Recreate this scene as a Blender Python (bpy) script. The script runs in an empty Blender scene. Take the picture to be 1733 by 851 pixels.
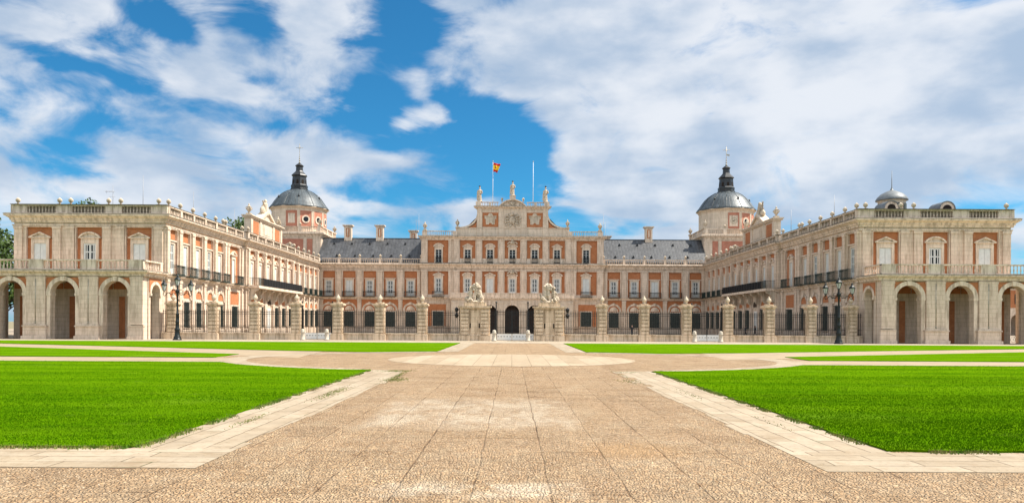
import bpy, bmesh, math, random
import numpy as np
from mathutils import Vector, Matrix, noise as mnoise
random.seed(7); np.random.seed(7)
R = math.radians
C = bpy.context.scene.collection
scene = bpy.context.scene

# ------------------------------------------------------------------ camera
cam_d = bpy.data.cameras.new('camera'); cam = bpy.data.objects.new('camera', cam_d); C.objects.link(cam)
scene.camera = cam
cam_d.sensor_width = 36; cam_d.lens = 1250/1733*36; cam_d.shift_y = (548-425.5)/1733
cam_d.clip_start = 0.1; cam_d.clip_end = 6000
cam.location = (0, 0, 1.8)
cam.rotation_euler = (R(90), R(0), 0)
cam.matrix_world = Matrix.Translation((0, 0, 1.8)) @ Matrix.Rotation(R(-0.32), 4, 'Y') @ Matrix.Rotation(R(90), 4, 'X')

# ------------------------------------------------------------------ light
scene.view_settings.view_transform = 'Standard'; scene.view_settings.look = 'None'
scene.view_settings.exposure = 1.22; scene.view_settings.gamma = 1
SUN_EL, SUN_AZ = 54, 3          # azimuth measured from +X towards +Y
sun_d = bpy.data.lights.new('sun', 'SUN'); sun_d.energy = 4.3; sun_d.angle = R(0.5); sun_d.color = (1, .94, .84)
sun = bpy.data.objects.new('sun', sun_d); C.objects.link(sun); sun.location = (60, 0, 90)
sd = Vector((math.cos(R(SUN_EL))*math.cos(R(SUN_AZ)), math.cos(R(SUN_EL))*math.sin(R(SUN_AZ)), math.sin(R(SUN_EL))))
sun.rotation_euler = sd.to_track_quat('Z', 'Y').to_euler()

def make_world():
    w = bpy.data.worlds.new('World'); scene.world = w; w.use_nodes = True
    nt = w.node_tree; N = nt.nodes; L = nt.links; N.clear()
    def n(t, **k):
        x = N.new(t)
        for a, b in k.items(): setattr(x, a, b)
        return x
    def m(op, a, b=None, c=None, clamp=False):
        x = n('ShaderNodeMath', operation=op, use_clamp=clamp)
        for i, v in enumerate((a, b, c)):
            if v is None: continue
            if isinstance(v, (int, float)): x.inputs[i].default_value = v
            else: L.new(v, x.inputs[i])
        return x.outputs[0]
    def vm(op, a, b):
        x = n('ShaderNodeVectorMath', operation=op)
        for i, v in enumerate((a, b)):
            if isinstance(v, tuple): x.inputs[i].default_value = v
            else: L.new(v, x.inputs[i])
        return x
    out = n('ShaderNodeOutputWorld'); bg = n('ShaderNodeBackground')
    sky = n('ShaderNodeTexSky', sky_type='NISHITA', sun_disc=False)
    sky.sun_elevation = R(SUN_EL); sky.sun_rotation = R(90-SUN_AZ); sky.altitude = 500; sky.air_density = 1.0; sky.dust_density = .6; sky.ozone_density = 2.0
    tc = n('ShaderNodeTexCoord')
    sep = n('ShaderNodeSeparateXYZ'); L.new(tc.outputs['Generated'], sep.inputs[0])
    az = m('ARCTAN2', sep.outputs[0], sep.outputs[1]); el = m('ARCSINE', sep.outputs[2])
    cmb = n('ShaderNodeCombineXYZ'); L.new(az, cmb.inputs[0]); L.new(el, cmb.inputs[1])
    sc = vm('MULTIPLY', tc.outputs['Generated'], (1, 1, 2.1))
    wn = n('ShaderNodeTexNoise'); wn.inputs['Scale'].default_value = 5; wn.inputs['Detail'].default_value = 5; L.new(sc.outputs[0], wn.inputs['Vector'])
    wv = vm('MULTIPLY', vm('SUBTRACT', wn.outputs['Color'], (.5, .5, .5)).outputs[0], (.22, .14, 0))
    P = vm('ADD', cmb.outputs[0], wv.outputs[0]).outputs[0]
    # (px, py, rx, ry, weight): cloud banks (+) and blue gaps (-), turned into azimuth and elevation
    blobs = [
     (690,70,85,62,-1.0),(640,165,75,40,-.7),(800,175,50,60,-.8),(845,265,100,80,-.95),(735,260,130,40,-.6),(680,325,150,34,-.55),(930,340,80,45,-.6),(600,235,70,30,-.4),
     (560,185,70,26,-.45),(440,50,45,50,-.6),(425,135,60,24,-.5),(390,192,80,22,-.5),(235,35,55,36,-.75),(195,140,60,40,-.65),(60,108,95,20,-.65),(95,245,100,22,-.4),(245,180,45,34,-.35),
     (140,295,110,22,-.3),(620,300,90,16,-.35),(1110,272,45,13,-.55),(345,85,36,26,-.35),(40,320,80,20,-.2),(575,345,120,16,-.2),(1150,92,22,10,-.3),
     (60,40,90,50,.55),(35,185,70,46,.3),(560,50,115,62,.75),(310,70,40,42,.35),(330,265,210,62,.6),(560,275,150,40,.5),(355,188,30,14,.3),(680,222,60,18,.5),(755,208,46,20,.5),(720,150,60,28,.42),(790,150,30,16,.3),(1640,30,150,70,.35),(740,30,30,20,.1),
     (1000,90,190,150,.6),(1300,150,420,220,.5),(1600,250,330,200,.45),(985,262,60,46,.5),(1100,330,200,60,.4),(200,330,180,30,.3),(1010,350,60,24,.4),(640,372,260,16,.35),
    ]
    acc = None
    for (px, py, rx, ry, wt) in blobs:
        d = Vector((px-866.5, 1250, 548-py+(px-866.5)*.005)).normalized()
        a = math.atan2(d.x, d.y); e = math.asin(d.z)
        ca = 1250/math.hypot(px-866.5, 1250)
        s1 = rx/1250*ca*ca*1.35; s2 = ry/1250*ca*1.3
        q = vm('MULTIPLY', vm('SUBTRACT', P, (a, e, 0)).outputs[0], (1/s1, 1/s2, 0))
        ln = n('ShaderNodeVectorMath', operation='LENGTH'); L.new(q.outputs[0], ln.inputs[0])
        mr = n('ShaderNodeMapRange', interpolation_type='SMOOTHERSTEP'); L.new(ln.outputs['Value'], mr.inputs[0])
        mr.inputs[1].default_value = 0; mr.inputs[2].default_value = 1.25; mr.inputs[3].default_value = wt; mr.inputs[4].default_value = 0
        acc = mr.outputs[0] if acc is None else m('ADD', acc, mr.outputs[0])
    fb = n('ShaderNodeTexNoise'); fb.inputs['Scale'].default_value = 7.5; fb.inputs['Detail'].default_value = 9; fb.inputs['Roughness'].default_value = .58; fb.inputs['Distortion'].default_value = .5
    L.new(sc.outputs[0], fb.inputs['Vector'])
    D = m('ADD', m('MULTIPLY', m('SUBTRACT', fb.outputs[0], .5), 3.1), m('ADD', m('MULTIPLY', acc, .8), .61))
    al = n('ShaderNodeMapRange', interpolation_type='SMOOTHSTEP'); L.new(D, al.inputs[0])
    al.inputs[1].default_value = .12; al.inputs[2].default_value = 1.02
    # cloud tone: thick parts greyer, edges whiter, plus broad billows
    bn = n('ShaderNodeTexNoise'); bn.inputs['Scale'].default_value = 7.5; bn.inputs['Detail'].default_value = 8; bn.inputs['Roughness'].default_value = .5
    off = vm('ADD', sc.outputs[0], (3.1, 1.7, .06)); L.new(off.outputs[0], bn.inputs['Vector'])
    tone = n('ShaderNodeMapRange', interpolation_type='SMOOTHSTEP'); L.new(m('ADD', m('ADD', bn.outputs[0], m('MULTIPLY', D, -.04)), m('MULTIPLY', m('SUBTRACT', .36, el, clamp=True), -.22)), tone.inputs[0])
    tone.inputs[1].default_value = .26; tone.inputs[2].default_value = .60
    cm = n('ShaderNodeMix', data_type='RGBA'); L.new(tone.outputs[0], cm.inputs[0])
    cm.inputs[6].default_value = (.195, .245, .315, 1); cm.inputs[7].default_value = (.365, .380, .405, 1)
    st = n('ShaderNodeMix', data_type='RGBA', blend_type='MULTIPLY'); st.inputs[0].default_value = 1
    L.new(sky.outputs[0], st.inputs[6]); st.inputs[7].default_value = (.012, .044, .058, 1)
    # unseen clouds overhead and behind the camera, brightened and warmed as added front-wall fill
    g1 = n('ShaderNodeMapRange', interpolation_type='SMOOTHSTEP'); L.new(sep.outputs[2], g1.inputs[0]); g1.inputs[1].default_value = .42; g1.inputs[2].default_value = .9; g1.inputs[3].default_value = 1; g1.inputs[4].default_value = 1.9
    g2 = n('ShaderNodeMapRange', interpolation_type='SMOOTHSTEP'); L.new(sep.outputs[1], g2.inputs[0]); g2.inputs[1].default_value = .35; g2.inputs[2].default_value = -.4; g2.inputs[3].default_value = 1; g2.inputs[4].default_value = 2.9
    gg = m('MAXIMUM', g1.outputs[0], g2.outputs[0])
    cs = n('ShaderNodeVectorMath', operation='SCALE'); wt_ = n('ShaderNodeMix', data_type='RGBA', blend_type='MULTIPLY'); L.new(m('MULTIPLY', m('SUBTRACT', gg, 1.0), .4, clamp=True), wt_.inputs[0]); L.new(cm.outputs[2], wt_.inputs[6]); wt_.inputs[7].default_value = (1.0, .93, .82, 1); L.new(wt_.outputs[2], cs.inputs[0]); L.new(gg, cs.inputs[3])
    fin = n('ShaderNodeMix', data_type='RGBA'); L.new(m('MULTIPLY', al.outputs[0], .95), fin.inputs[0]); L.new(st.outputs[2], fin.inputs[6]); L.new(cs.outputs[0], fin.inputs[7])
    # the background strength stays at 0.1: cloud and sky colours are scaled up before it
    up = n('ShaderNodeMix', data_type='RGBA', blend_type='MULTIPLY'); up.inputs[0].default_value = 1; up.clamp_result = False
    L.new(fin.outputs[2], up.inputs[6]); up.inputs[7].default_value = (10, 10, 10, 1)
    L.new(up.outputs[2], bg.inputs[0]); bg.inputs[1].default_value = .1; L.new(bg.outputs[0], out.inputs[0])
make_world()

# ------------------------------------------------------------------ materials
def nodemat(name, rough=.8, metal=0, spec=.3):
    m = bpy.data.materials.new(name); m.use_nodes = True
    b = m.node_tree.nodes['Principled BSDF']
    b.inputs['Roughness'].default_value = rough; b.inputs['Metallic'].default_value = metal
    b.inputs['Specular IOR Level'].default_value = spec
    return m, m.node_tree, b
class NT:
    def __init__(s, nt): s.nt = nt
    def n(s, t, ins=None, **k):
        x = s.nt.nodes.new(t)
        for a, b in k.items(): setattr(x, a, b)
        for a, b in (ins or {}).items():
            if hasattr(b, 'links') or hasattr(b, 'is_linked'): s.nt.links.new(b, x.inputs[a])
            else: x.inputs[a].default_value = b
        return x
    def link(s, a, b): s.nt.links.new(a, b)
    def noise(s, vec, scale, detail=4, rough=.55):
        return s.n('ShaderNodeTexNoise', {'Vector': vec, 'Scale': scale, 'Detail': detail, 'Roughness': rough}).outputs[0]
    def mapv(s, vec, scale):
        return s.n('ShaderNodeVectorMath', {0: vec, 1: scale}, operation='MULTIPLY').outputs[0]
    def rng(s, v, a, b, c=0., d=1.):
        return s.n('ShaderNodeMapRange', {0: v, 1: a, 2: b, 3: c, 4: d}).outputs[0]
    def mix(s, f, a, b, blend='MIX'):
        return s.n('ShaderNodeMix', {0: f, 6: a, 7: b}, data_type='RGBA', blend_type=blend).outputs[2]
    def mul(s, a, b): return s.n('ShaderNodeMath', {0: a, 1: b}, operation='MULTIPLY').outputs[0]
    def add(s, a, b): return s.n('ShaderNodeMath', {0: a, 1: b}, operation='ADD').outputs[0]
    def wallvec(s):
        tc = s.n('ShaderNodeTexCoord').outputs['Object']
        sp = s.n('ShaderNodeSeparateXYZ', {0: tc})
        u = s.add(sp.outputs[0], sp.outputs[1])
        return tc, s.n('ShaderNodeCombineXYZ', {0: u, 1: sp.outputs[2]}).outputs[0]
def c4(c): return (c[0], c[1], c[2], 1)
def stone(name, col, joint=True, bw=1.1, bh=.45, dirt=.5, bump=.4):
    m, nt, b = nodemat(name, .85); q = NT(nt)
    tc, wv = q.wallvec()
    n1 = q.noise(tc, .5, 5); n2 = q.noise(q.mapv(tc, (2.2, 2.2, .35)), 1.3, 6, .65); n3 = q.noise(tc, 9, 4)
    d = tuple(x*.62 for x in col); l = tuple(min(1, x*1.14) for x in col)
    base = q.mix(q.rng(n1, .3, .7), c4(col), c4(l))
    base = q.mix(q.mul(q.rng(n2, .46, .64), dirt), base, c4((d[0]*.88, d[1]*.84, d[2]*.78)))
    base = q.mix(q.mul(q.rng(q.noise(q.mapv(tc, (3.5, 3.5, .25)), 1.0, 5, .7), .54, .66), .6*dirt), base, c4((d[0]*.6, d[1]*.56, d[2]*.5)))
    base = q.mix(q.mul(q.rng(n3, .45, .7), .22), base, c4(d))
    if joint:
        br = q.n('ShaderNodeTexBrick', {'Vector': wv, 'Color1': (1, 1, 1, 1), 'Color2': (.86, .85, .83, 1), 'Mortar': (.62, .58, .53, 1), 'Scale': 1, 'Mortar Size': .022, 'Mortar Smooth': .3, 'Brick Width': bw, 'Row Height': bh})
        base = q.mix(.72, base, br.outputs[0], 'MULTIPLY')
    nt.links.new(base, b.inputs['Base Color'])
    bp = q.n('ShaderNodeBump', {'Height': q.add(q.mul(n3, .5), n2), 'Strength': bump, 'Distance': .05})
    nt.links.new(bp.outputs[0], b.inputs['Normal'])
    return m
def brickm(name, c1, c2, mort=(.42, .34, .27)):
    m, nt, b = nodemat(name, .9); q = NT(nt); tc, wv = q.wallvec()
    br = q.n('ShaderNodeTexBrick', {'Vector': wv, 'Color1': c4(c1), 'Color2': c4(c2), 'Mortar': c4(mort), 'Scale': 1, 'Mortar Size': .008, 'Brick Width': .3, 'Row Height': .08, 'Mortar Smooth': .5})
    n1 = q.noise(tc, 1.2, 6, .65)
    base = q.mix(q.rng(n1, .35, .75), br.outputs[0], c4(tuple(x*.62 for x in c1)))
    base = q.mix(q.mul(q.rng(q.noise(tc, 4, 4), .55, .75), .35), base, c4(mort))
    nt.links.new(base, b.inputs['Base Color'])
    return m
def plain(name, col, rough=.6, metal=0, var=.25, scale=6, spec=.3):
    m, nt, b = nodemat(name, rough, metal, spec); q = NT(nt)
    tc = q.n('ShaderNodeTexCoord').outputs['Object']
    base = q.mix(q.rng(q.noise(tc, scale, 5), .3, .7), c4(tuple(x*(1-var) for x in col)), c4(tuple(min(1, x*(1+var*.5)) for x in col)))
    nt.links.new(base, b.inputs['Base Color'])
    return m
M = {}
M['stone'] = stone('limestone_ashlar', (.60, .472, .365))
M['trim'] = stone('limestone_trim', (.62, .495, .385), joint=False, dirt=.9)
M['plain_stone'] = stone('limestone_smooth', (.60, .485, .375), joint=True, bw=1.6, bh=.8, dirt=.4)
M['fence_stone'] = stone('fence_stone', (.62, .475, .335), joint=True, bw=1.4, bh=.5, dirt=.9)
M['statue'] = stone('carved_stone', (.50, .41, .31), joint=False, dirt=.9, bump=.8)
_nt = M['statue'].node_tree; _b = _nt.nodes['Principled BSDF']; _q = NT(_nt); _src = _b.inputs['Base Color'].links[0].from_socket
_pt = _q.n('ShaderNodeNewGeometry').outputs['Pointiness']      # crevice shade painted dark into the hollows of the carving
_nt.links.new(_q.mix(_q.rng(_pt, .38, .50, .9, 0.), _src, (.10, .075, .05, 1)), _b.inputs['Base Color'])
M['brick'] = brickm('brick', (.50, .180, .068), (.37, .125, .048), (.33, .20, .12))
M['pink_brick'] = brickm('pink_brick', (.50, .19, .12), (.40, .145, .09), (.38, .24, .17))
M['white'] = plain('white_paint', (.78, .74, .68), .5, 0, .1, 3)
M['shutter'] = plain('shutter_paint', (.56, .56, .53), .55, 0, .15, 2)
M['iron'] = plain('black_iron', (.012, .012, .012), .45, 0, .4)
M['green_iron'] = plain('green_iron', (.02, .035, .03), .5, 0, .4)
M['lamp_iron'] = plain('lamp_iron', (.006, .010, .009), .4, 0, .4)
M['black_cloth'] = plain('black_mesh_cloth', (.004, .004, .005), .8, 0, .5, 3)
M['dark'] = plain('dark_interior', (.02, .012, .008), .9, 0, .5, 1)
M['wood'] = plain('dark_wood_door', (.035, .017, .010), .6, 0, .4, 2)
M['glassy'] = plain('window_glass', (.010, .012, .013), .2, 0, .3, 1, .25)
M['louvre'] = plain('green_louvre', (.045, .052, .045), .5, 0, .5, 2)
M['lamp_glass'] = plain('frosted_lamp_glass', (.42, .42, .40), .3, 0, .1)
M['gravel_roof'] = plain('roof_felt', (.22, .20, .18), .9, 0, .2, 1)
M['mast'] = plain('mast_metal', (.25, .25, .26), .5, .3, .1)
M['pole_white'] = plain('white_pole', (.75, .75, .74), .4, 0, .05)
M['bronze'] = plain('dark_bronze', (.03, .04, .045), .5, .2, .4)
M['coping'] = plain('lichen_shade_coping', (.17, .145, .115), .9, 0, .6, 2.5)  # dark tone for weather-stained ledges and for painted ledge shade
M['backing'] = plain('shaded_stone_backing', (.27, .22, .165), .9, 0, .4, 2)  # darker stone colour paints in the shade between the balusters
M['lead_light'] = plain('pale_lead', (.15, .16, .165), .5, 0, .4, 1.5)
M['gilt'] = plain('worn_metal', (.35, .31, .24), .45, .4, .3)

def lead(name, c, fw, fh, seam=(.02, .022, .025)):
    m, nt, b = nodemat(name, .45, .0, .5); q = NT(nt); tc = q.n('ShaderNodeTexCoord').outputs['Object']
    sp = q.n('ShaderNodeSeparateXYZ', {0: tc})
    if fw:
        v = q.n('ShaderNodeCombineXYZ', {0: q.mul(sp.outputs[2], 1.35), 1: sp.outputs[0]}).outputs[0]
        br = q.n('ShaderNodeTexBrick', {'Vector': v, 'Color1': (1, 1, 1, 1), 'Color2': (.72, .72, .74, 1), 'Mortar': (.30, .30, .31, 1), 'Scale': 1, 'Mortar Size': .045, 'Brick Width': fh, 'Row Height': fw, 'Mortar Smooth': .2})
        f = br.outputs[0]
    else:
        a = q.n('ShaderNodeMath', {0: sp.outputs[1], 1: sp.outputs[0]}, operation='ARCTAN2').outputs[0]
        v = q.n('ShaderNodeCombineXYZ', {0: sp.outputs[2], 1: a}).outputs[0]
        br = q.n('ShaderNodeTexBrick', {'Vector': v, 'Color1': (1, 1, 1, 1), 'Color2': (.62, .66, .68, 1), 'Mortar': (.3, .32, .33, 1), 'Scale': 1, 'Mortar Size': .01, 'Brick Width': 1.3, 'Row Height': .13, 'Mortar Smooth': .3})
        f = br.outputs[0]
    n1 = q.noise(q.mapv(tc, (1.5, 1.5, .4)), 1.1, 7, .65)
    base = q.mix(q.rng(n1, .3, .72), c4(c), c4(tuple(min(1, x*3.0) for x in c)))
    base = q.mix(1., base, f, 'MULTIPLY')
    nt.links.new(base, b.inputs['Base Color'])
    bp = q.n('ShaderNodeBump', {'Height': q.add(n1, f), 'Strength': .5, 'Distance': .05}); nt.links.new(bp.outputs[0], b.inputs['Normal'])
    return m
M['slate'] = lead('grey_lead_sheet_roof', (.030, .030, .031), .62, 2.2)
M['lead_dome'] = lead('weathered_lead_dome', (.032, .038, .041), 0, 0)
M['dark_lead'] = plain('black_lead', (.010, .011, .013), .45, 0, .4, 2, .5)

def ground_mats():
    # round pebble paving with long setting-out joints
    m, nt, b = nodemat('pebble_paving', .9); q = NT(nt); tc = q.n('ShaderNodeTexCoord').outputs['Object']
    wob = q.mapv(q.n('ShaderNodeVectorMath', {0: q.n('ShaderNodeTexNoise', {'Vector': tc, 'Scale': .9, 'Detail': 3}).outputs[1], 1: (.5, .5, .5)}, operation='SUBTRACT').outputs[0], (.09, .12, 0))
    tw = q.n('ShaderNodeVectorMath', {0: tc, 1: wob}, operation='ADD').outputs[0]
    vo = q.n('ShaderNodeTexVoronoi', {'Vector': q.mapv(tc, (1, .8, 1)), 'Scale': 25, 'Randomness': 1.0})
    ve = q.n('ShaderNodeTexVoronoi', {'Vector': q.mapv(tc, (1, .8, 1)), 'Scale': 25, 'Randomness': 1.0}, feature='DISTANCE_TO_EDGE')
    sp = q.n('ShaderNodeSeparateColor', {0: vo.outputs['Color']})
    base = q.mix(sp.outputs[0], (.26, .140, .062, 1), (.54, .365, .20, 1))
    base = q.mix(q.rng(sp.outputs[1], .72, .95), base, (.50, .385, .25, 1))
    base = q.mix(q.rng(sp.outputs[2], .90, .98), base, (.12, .08, .05, 1))
    big = q.noise(tc, .35, 5, .6); med = q.noise(q.mapv(tc, (1, .6, 1)), 1.6, 6, .7)
    base = q.mix(q.rng(big, .35, .68, 0., .5), base, (.48, .285, .14, 1))
    base = q.mix(q.rng(q.noise(tc, .7, 7, .75), .50, .64, 0., .6), base, (.24, .145, .075, 1))
    base = q.mix(q.rng(med, .50, .66, 0., .75), base, (.48, .365, .235, 1))
    base = q.mix(q.rng(q.noise(q.mapv(tc, (1, 1.5, 1)), 7.5, 5, .75), .54, .70, 0., .75), base, (.17, .11, .065, 1))
    base = q.mix(q.rng(ve.outputs[0], .0, .16, .85, 0.), base, (.12, .085, .055, 1))
    grain = q.noise(q.mapv(tc, (1, 1.7, 1)), 11, 6, .8)
    base = q.mix(q.rng(grain, .44, .62, 0., .8), base, (.56, .405, .245, 1))
    base = q.mix(q.rng(q.noise(q.mapv(tc, (1, 1.5, 1)), 19, 5, .8), .56, .68, 0., .85), base, (.13, .080, .042, 1))
    blk = q.n('ShaderNodeTexBrick', {'Vector': tw, 'Color1': (1.0, 1.0, 1.0, 1), 'Color2': (.80, .76, .70, 1), 'Mortar': (.55, .48, .40, 1), 'Scale': 1, 'Mortar Size': .012, 'Brick Width': .84, 'Row Height': .40, 'Mortar Smooth': .8}, offset=.3)
    base = q.mix(q.rng(q.noise(tc, .8, 3), .4, .62, .25, .85), base, blk.outputs[0], 'MULTIPLY')
    # bleached stone panels, in a row across the way
    spp = q.n('ShaderNodeSeparateXYZ', {0: tw})
    pan = q.mul(q.mul(q.rng(q.n('ShaderNodeMath', {0: q.add(spp.outputs[1], -15.2)}, operation='ABSOLUTE').outputs[0], 1.8, 2.9, 1., 0.), q.rng(q.n('ShaderNodeMath', {0: q.add(spp.outputs[0], .75)}, operation='ABSOLUTE').outputs[0], 1.75, 2.1, 1., 0.)), q.rng(med, .34, .55))
    pan2 = q.mul(q.mul(q.rng(q.n('ShaderNodeMath', {0: q.add(spp.outputs[1], -8.0)}, operation='ABSOLUTE').outputs[0], .25, .5, 1., 0.), q.rng(q.n('ShaderNodeMath', {0: q.add(spp.outputs[0], .35)}, operation='ABSOLUTE').outputs[0], 1.0, 1.3, 1., 0.)), q.rng(med, .4, .55))
    base = q.mix(q.mul(q.mul(q.add(pan, pan2), q.rng(q.noise(q.mapv(tc, (1, 3.2, 1)), 5.5, 5, .75), .36, .6, .1, .85)), .8), base, (.60, .51, .39, 1))
    dx_ = q.mul(q.add(spp.outputs[0], -1.75), .9); dy_ = q.mul(q.add(spp.outputs[1], -10.6), 1.0)
    rad = q.n('ShaderNodeMath', {0: q.add(q.mul(dx_, dx_), q.mul(dy_, dy_)), 1: .5}, operation='POWER').outputs[0]
    base = q.mix(q.rng(rad, .25, .9, .65, 0.), base, (.40, .24, .11, 1))
    br = q.n('ShaderNodeTexBrick', {'Vector': q.n('ShaderNodeCombineXYZ', {0: spp.outputs[1], 1: q.add(spp.outputs[0], .42)}).outputs[0], 'Color1': (1, 1, 1, 1), 'Color2': (.80, .77, .74, 1), 'Mortar': (.40, .33, .27, 1), 'Scale': 1, 'Mortar Size': .018, 'Brick Width': 2.6, 'Row Height': .84, 'Mortar Smooth': .6})
    base = q.mix(q.rng(q.noise(tc, 1.1, 3), .43, .64, .15, .95), base, br.outputs[0], 'MULTIPLY')
    nt.links.new(base, b.inputs['Base Color'])
    h = q.add(q.rng(ve.outputs[0], 0., .3), q.mul(br.outputs[1], -.6))
    bp = q.n('ShaderNodeBump', {'Height': h, 'Strength': 1., 'Distance': .03}); nt.links.new(bp.outputs[0], b.inputs['Normal'])
    M['pebble'] = m
    # white slabs
    def slabs(name, col, bw, rh, swap=False):
        m, nt, b = nodemat(name, .8); q = NT(nt); tc = q.n('ShaderNodeTexCoord').outputs['Object']
        wob = q.mapv(q.n('ShaderNodeVectorMath', {0: q.n('ShaderNodeTexNoise', {'Vector': tc, 'Scale': 2.2, 'Detail': 3}).outputs[1], 1: (.5, .5, .5)}, operation='SUBTRACT').outputs[0], (.06, .06, 0))
        tw = q.n('ShaderNodeVectorMath', {0: tc, 1: wob}, operation='ADD').outputs[0]
        if swap:
            s_ = q.n('ShaderNodeSeparateXYZ', {0: tw}); tw = q.n('ShaderNodeCombineXYZ', {0: s_.outputs[1], 1: s_.outputs[0]}).outputs[0]
        br = q.n('ShaderNodeTexBrick', {'Vector': tw, 'Color1': (1, 1, 1, 1), 'Color2': (.80, .76, .70, 1), 'Mortar': (.36, .30, .23, 1), 'Scale': 1, 'Mortar Size': .012, 'Brick Width': bw, 'Row Height': rh, 'Mortar Smooth': .3}, offset=.37, squash=1.4, squash_frequency=3)
        n1 = q.noise(tc, 1.3, 6, .65); n2 = q.noise(tc, 12, 4)
        base = q.mix(q.rng(n1, .35, .7), c4(col), c4(tuple(x*.80 for x in col)))
        base = q.mix(q.rng(n2, .52, .72, 0., .5), base, c4((col[0]*.6, col[1]*.55, col[2]*.48)))
        base = q.mix(q.rng(q.noise(tc, 3.1, 6, .7), .52, .66, 0., .6), base, c4((col[0]*.66, col[1]*.6, col[2]*.5)))
        base = q.mix(q.rng(q.noise(tc, .9, 7, .75), .54, .64, 0., .65), base, (.25, .18, .11, 1))
        base = q.mix(q.rng(q.noise(tc, 6, 6, .8), .60, .68, 0., .8), base, (.10, .075, .045, 1))
        jn = q.rng(q.noise(tc, 1.7, 4), .34, .52, .55, 1.)
        base = q.mix(jn, base, br.outputs[0], 'MULTIPLY')
        weed = q.mul(br.outputs[1], q.rng(q.noise(tc, 1.1, 4), .55, .66))
        base = q.mix(weed, base, (.05, .06, .015, 1))
        nt.links.new(base, b.inputs['Base Color'])
        bp = q.n('ShaderNodeBump', {'Height': q.add(q.mul(n2, .3), q.mul(br.outputs[1], -1.)), 'Strength': .5, 'Distance': .015}); nt.links.new(bp.outputs[0], b.inputs['Normal'])
        return m
    M['slab'] = slabs('white_stone_slabs', (.355, .288, .205), 1.15, .365, True)
    M['slab_cross'] = slabs('white_stone_slabs_across', (.355, .288, .205), 1.15, .365, False)
    M['slab_round'] = slabs('pale_stone_disc', (.38, .30, .205), 4.0, .85, True)
    M['pavement'] = slabs('pale_pavement', (.38, .315, .235), 1.2, .8)
    def sand(name, col):
        m, nt, b = nodemat(name, .95); q = NT(nt); tc = q.n('ShaderNodeTexCoord').outputs['Object']
        base = q.mix(q.rng(q.noise(tc, .6, 8, .7), .35, .7), c4(col), c4(tuple(x*.72 for x in col)))
        base = q.mix(q.rng(q.noise(tc, 25, 3), .5, .8, 0., .4), base, c4(tuple(x*.55 for x in col)))
        nt.links.new(base, b.inputs['Base Color']); return m
    M['sand'] = sand('sand_path', (.31, .235, .15)); M['court'] = sand('courtyard_gravel', (.30, .24, .175))
    M['earth'] = sand('dry_earth', (.20, .17, .10))
    m, nt, b = nodemat('mown_lawn', .95, 0, .0); q = NT(nt); tc = q.n('ShaderNodeTexCoord').outputs['Object']
    n1 = q.noise(q.mapv(tc, (.35, 1.3, 1)), .55, 6, .62); n2 = q.noise(q.mapv(tc, (1, .55, 1)), 7, 6, .7); n3 = q.noise(q.mapv(tc, (1, .4, 1)), 38, 4, .7)
    base = q.mix(q.rng(n1, .36, .64), (.030, .094, .0008, 1), (.082, .178, .0015, 1))
    base = q.mix(q.rng(n2, .45, .75, 0., .75), base, (.030, .105, .002, 1))
    base = q.mix(q.rng(q.noise(q.mapv(tc, (.5, 1, 1)), 2.2, 6, .7), .5, .68, 0., .7), base, (.028, .085, .001, 1))
    base = q.mix(q.rng(n3, .42, .72, 0., .7), base, (.115, .22, .002, 1))
    base = q.mix(q.rng(q.noise(tc, .22, 3), .58, .75, 0., .35), base, (.16, .25, .02, 1))
    nt.links.new(base, b.inputs['Base Color'])
    bp = q.n('ShaderNodeBump', {'Height': q.add(n3, n2), 'Strength': .9, 'Distance': .05}); nt.links.new(bp.outputs[0], b.inputs['Normal'])
    M['lawn'] = m
    for key in ('lawn',):
        b_ = M[key].node_tree.nodes['Principled BSDF']; src = b_.inputs['Base Color'].links[0].from_socket
        sx = q.n('ShaderNodeSeparateXYZ', {0: tc}); wv_ = q.n('ShaderNodeMath', {0: q.add(q.mul(sx.outputs[1], 2.4), q.mul(q.noise(tc, .4, 3), 3.))}, operation='SINE').outputs[0]
        c_ = q.mix(q.rng(wv_, -1., 1., 0., .35), src, (.125, .225, .003, 1)); nt.links.new(c_, b_.inputs['Base Color'])
    m, nt, b = nodemat('grass_blade', .9, 0, .0); q = NT(nt); tc = q.n('ShaderNodeTexCoord').outputs['Object']
    wn = q.n('ShaderNodeTexWhiteNoise', {0: q.n('ShaderNodeVectorMath', {0: q.mapv(tc, (22, 22, 0))}, operation='FLOOR').outputs[0]})
    base = q.mix(wn.outputs[0], (.042, .128, .0008, 1), (.125, .262, .002, 1))
    base = q.mix(q.rng(q.noise(tc, 3.2, 5, .7), .5, .64, 0., .7), base, (.026, .085, .001, 1))
    base = q.mix(q.rng(q.noise(tc, .8, 5, .7), .58, .70, 0., .5), base, (.20, .27, .03, 1))
    base = q.mix(q.rng(q.noise(q.mapv(tc, (.45, 1.5, 1)), .9, 5, .65), .42, .62, 0., .75), base, (.032, .105, .001, 1))
    base = q.mix(q.rng(q.noise(q.mapv(tc, (.3, 1.2, 1)), .7, 4), .52, .7, 0., .6), base, (.15, .27, .004, 1))
    nt.links.new(base, b.inputs['Base Color'])
    M['blade'] = m
    m, nt, b = nodemat('dry_blade', .7, 0, .2); q = NT(nt); tc = q.n('ShaderNodeTexCoord').outputs['Object']
    base = q.mix(q.rng(q.noise(tc, 5, 4), .4, .65), (.06, .13, .006, 1), (.22, .19, .06, 1))
    nt.links.new(base, b.inputs['Base Color']); M['dry'] = m
ground_mats()

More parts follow.
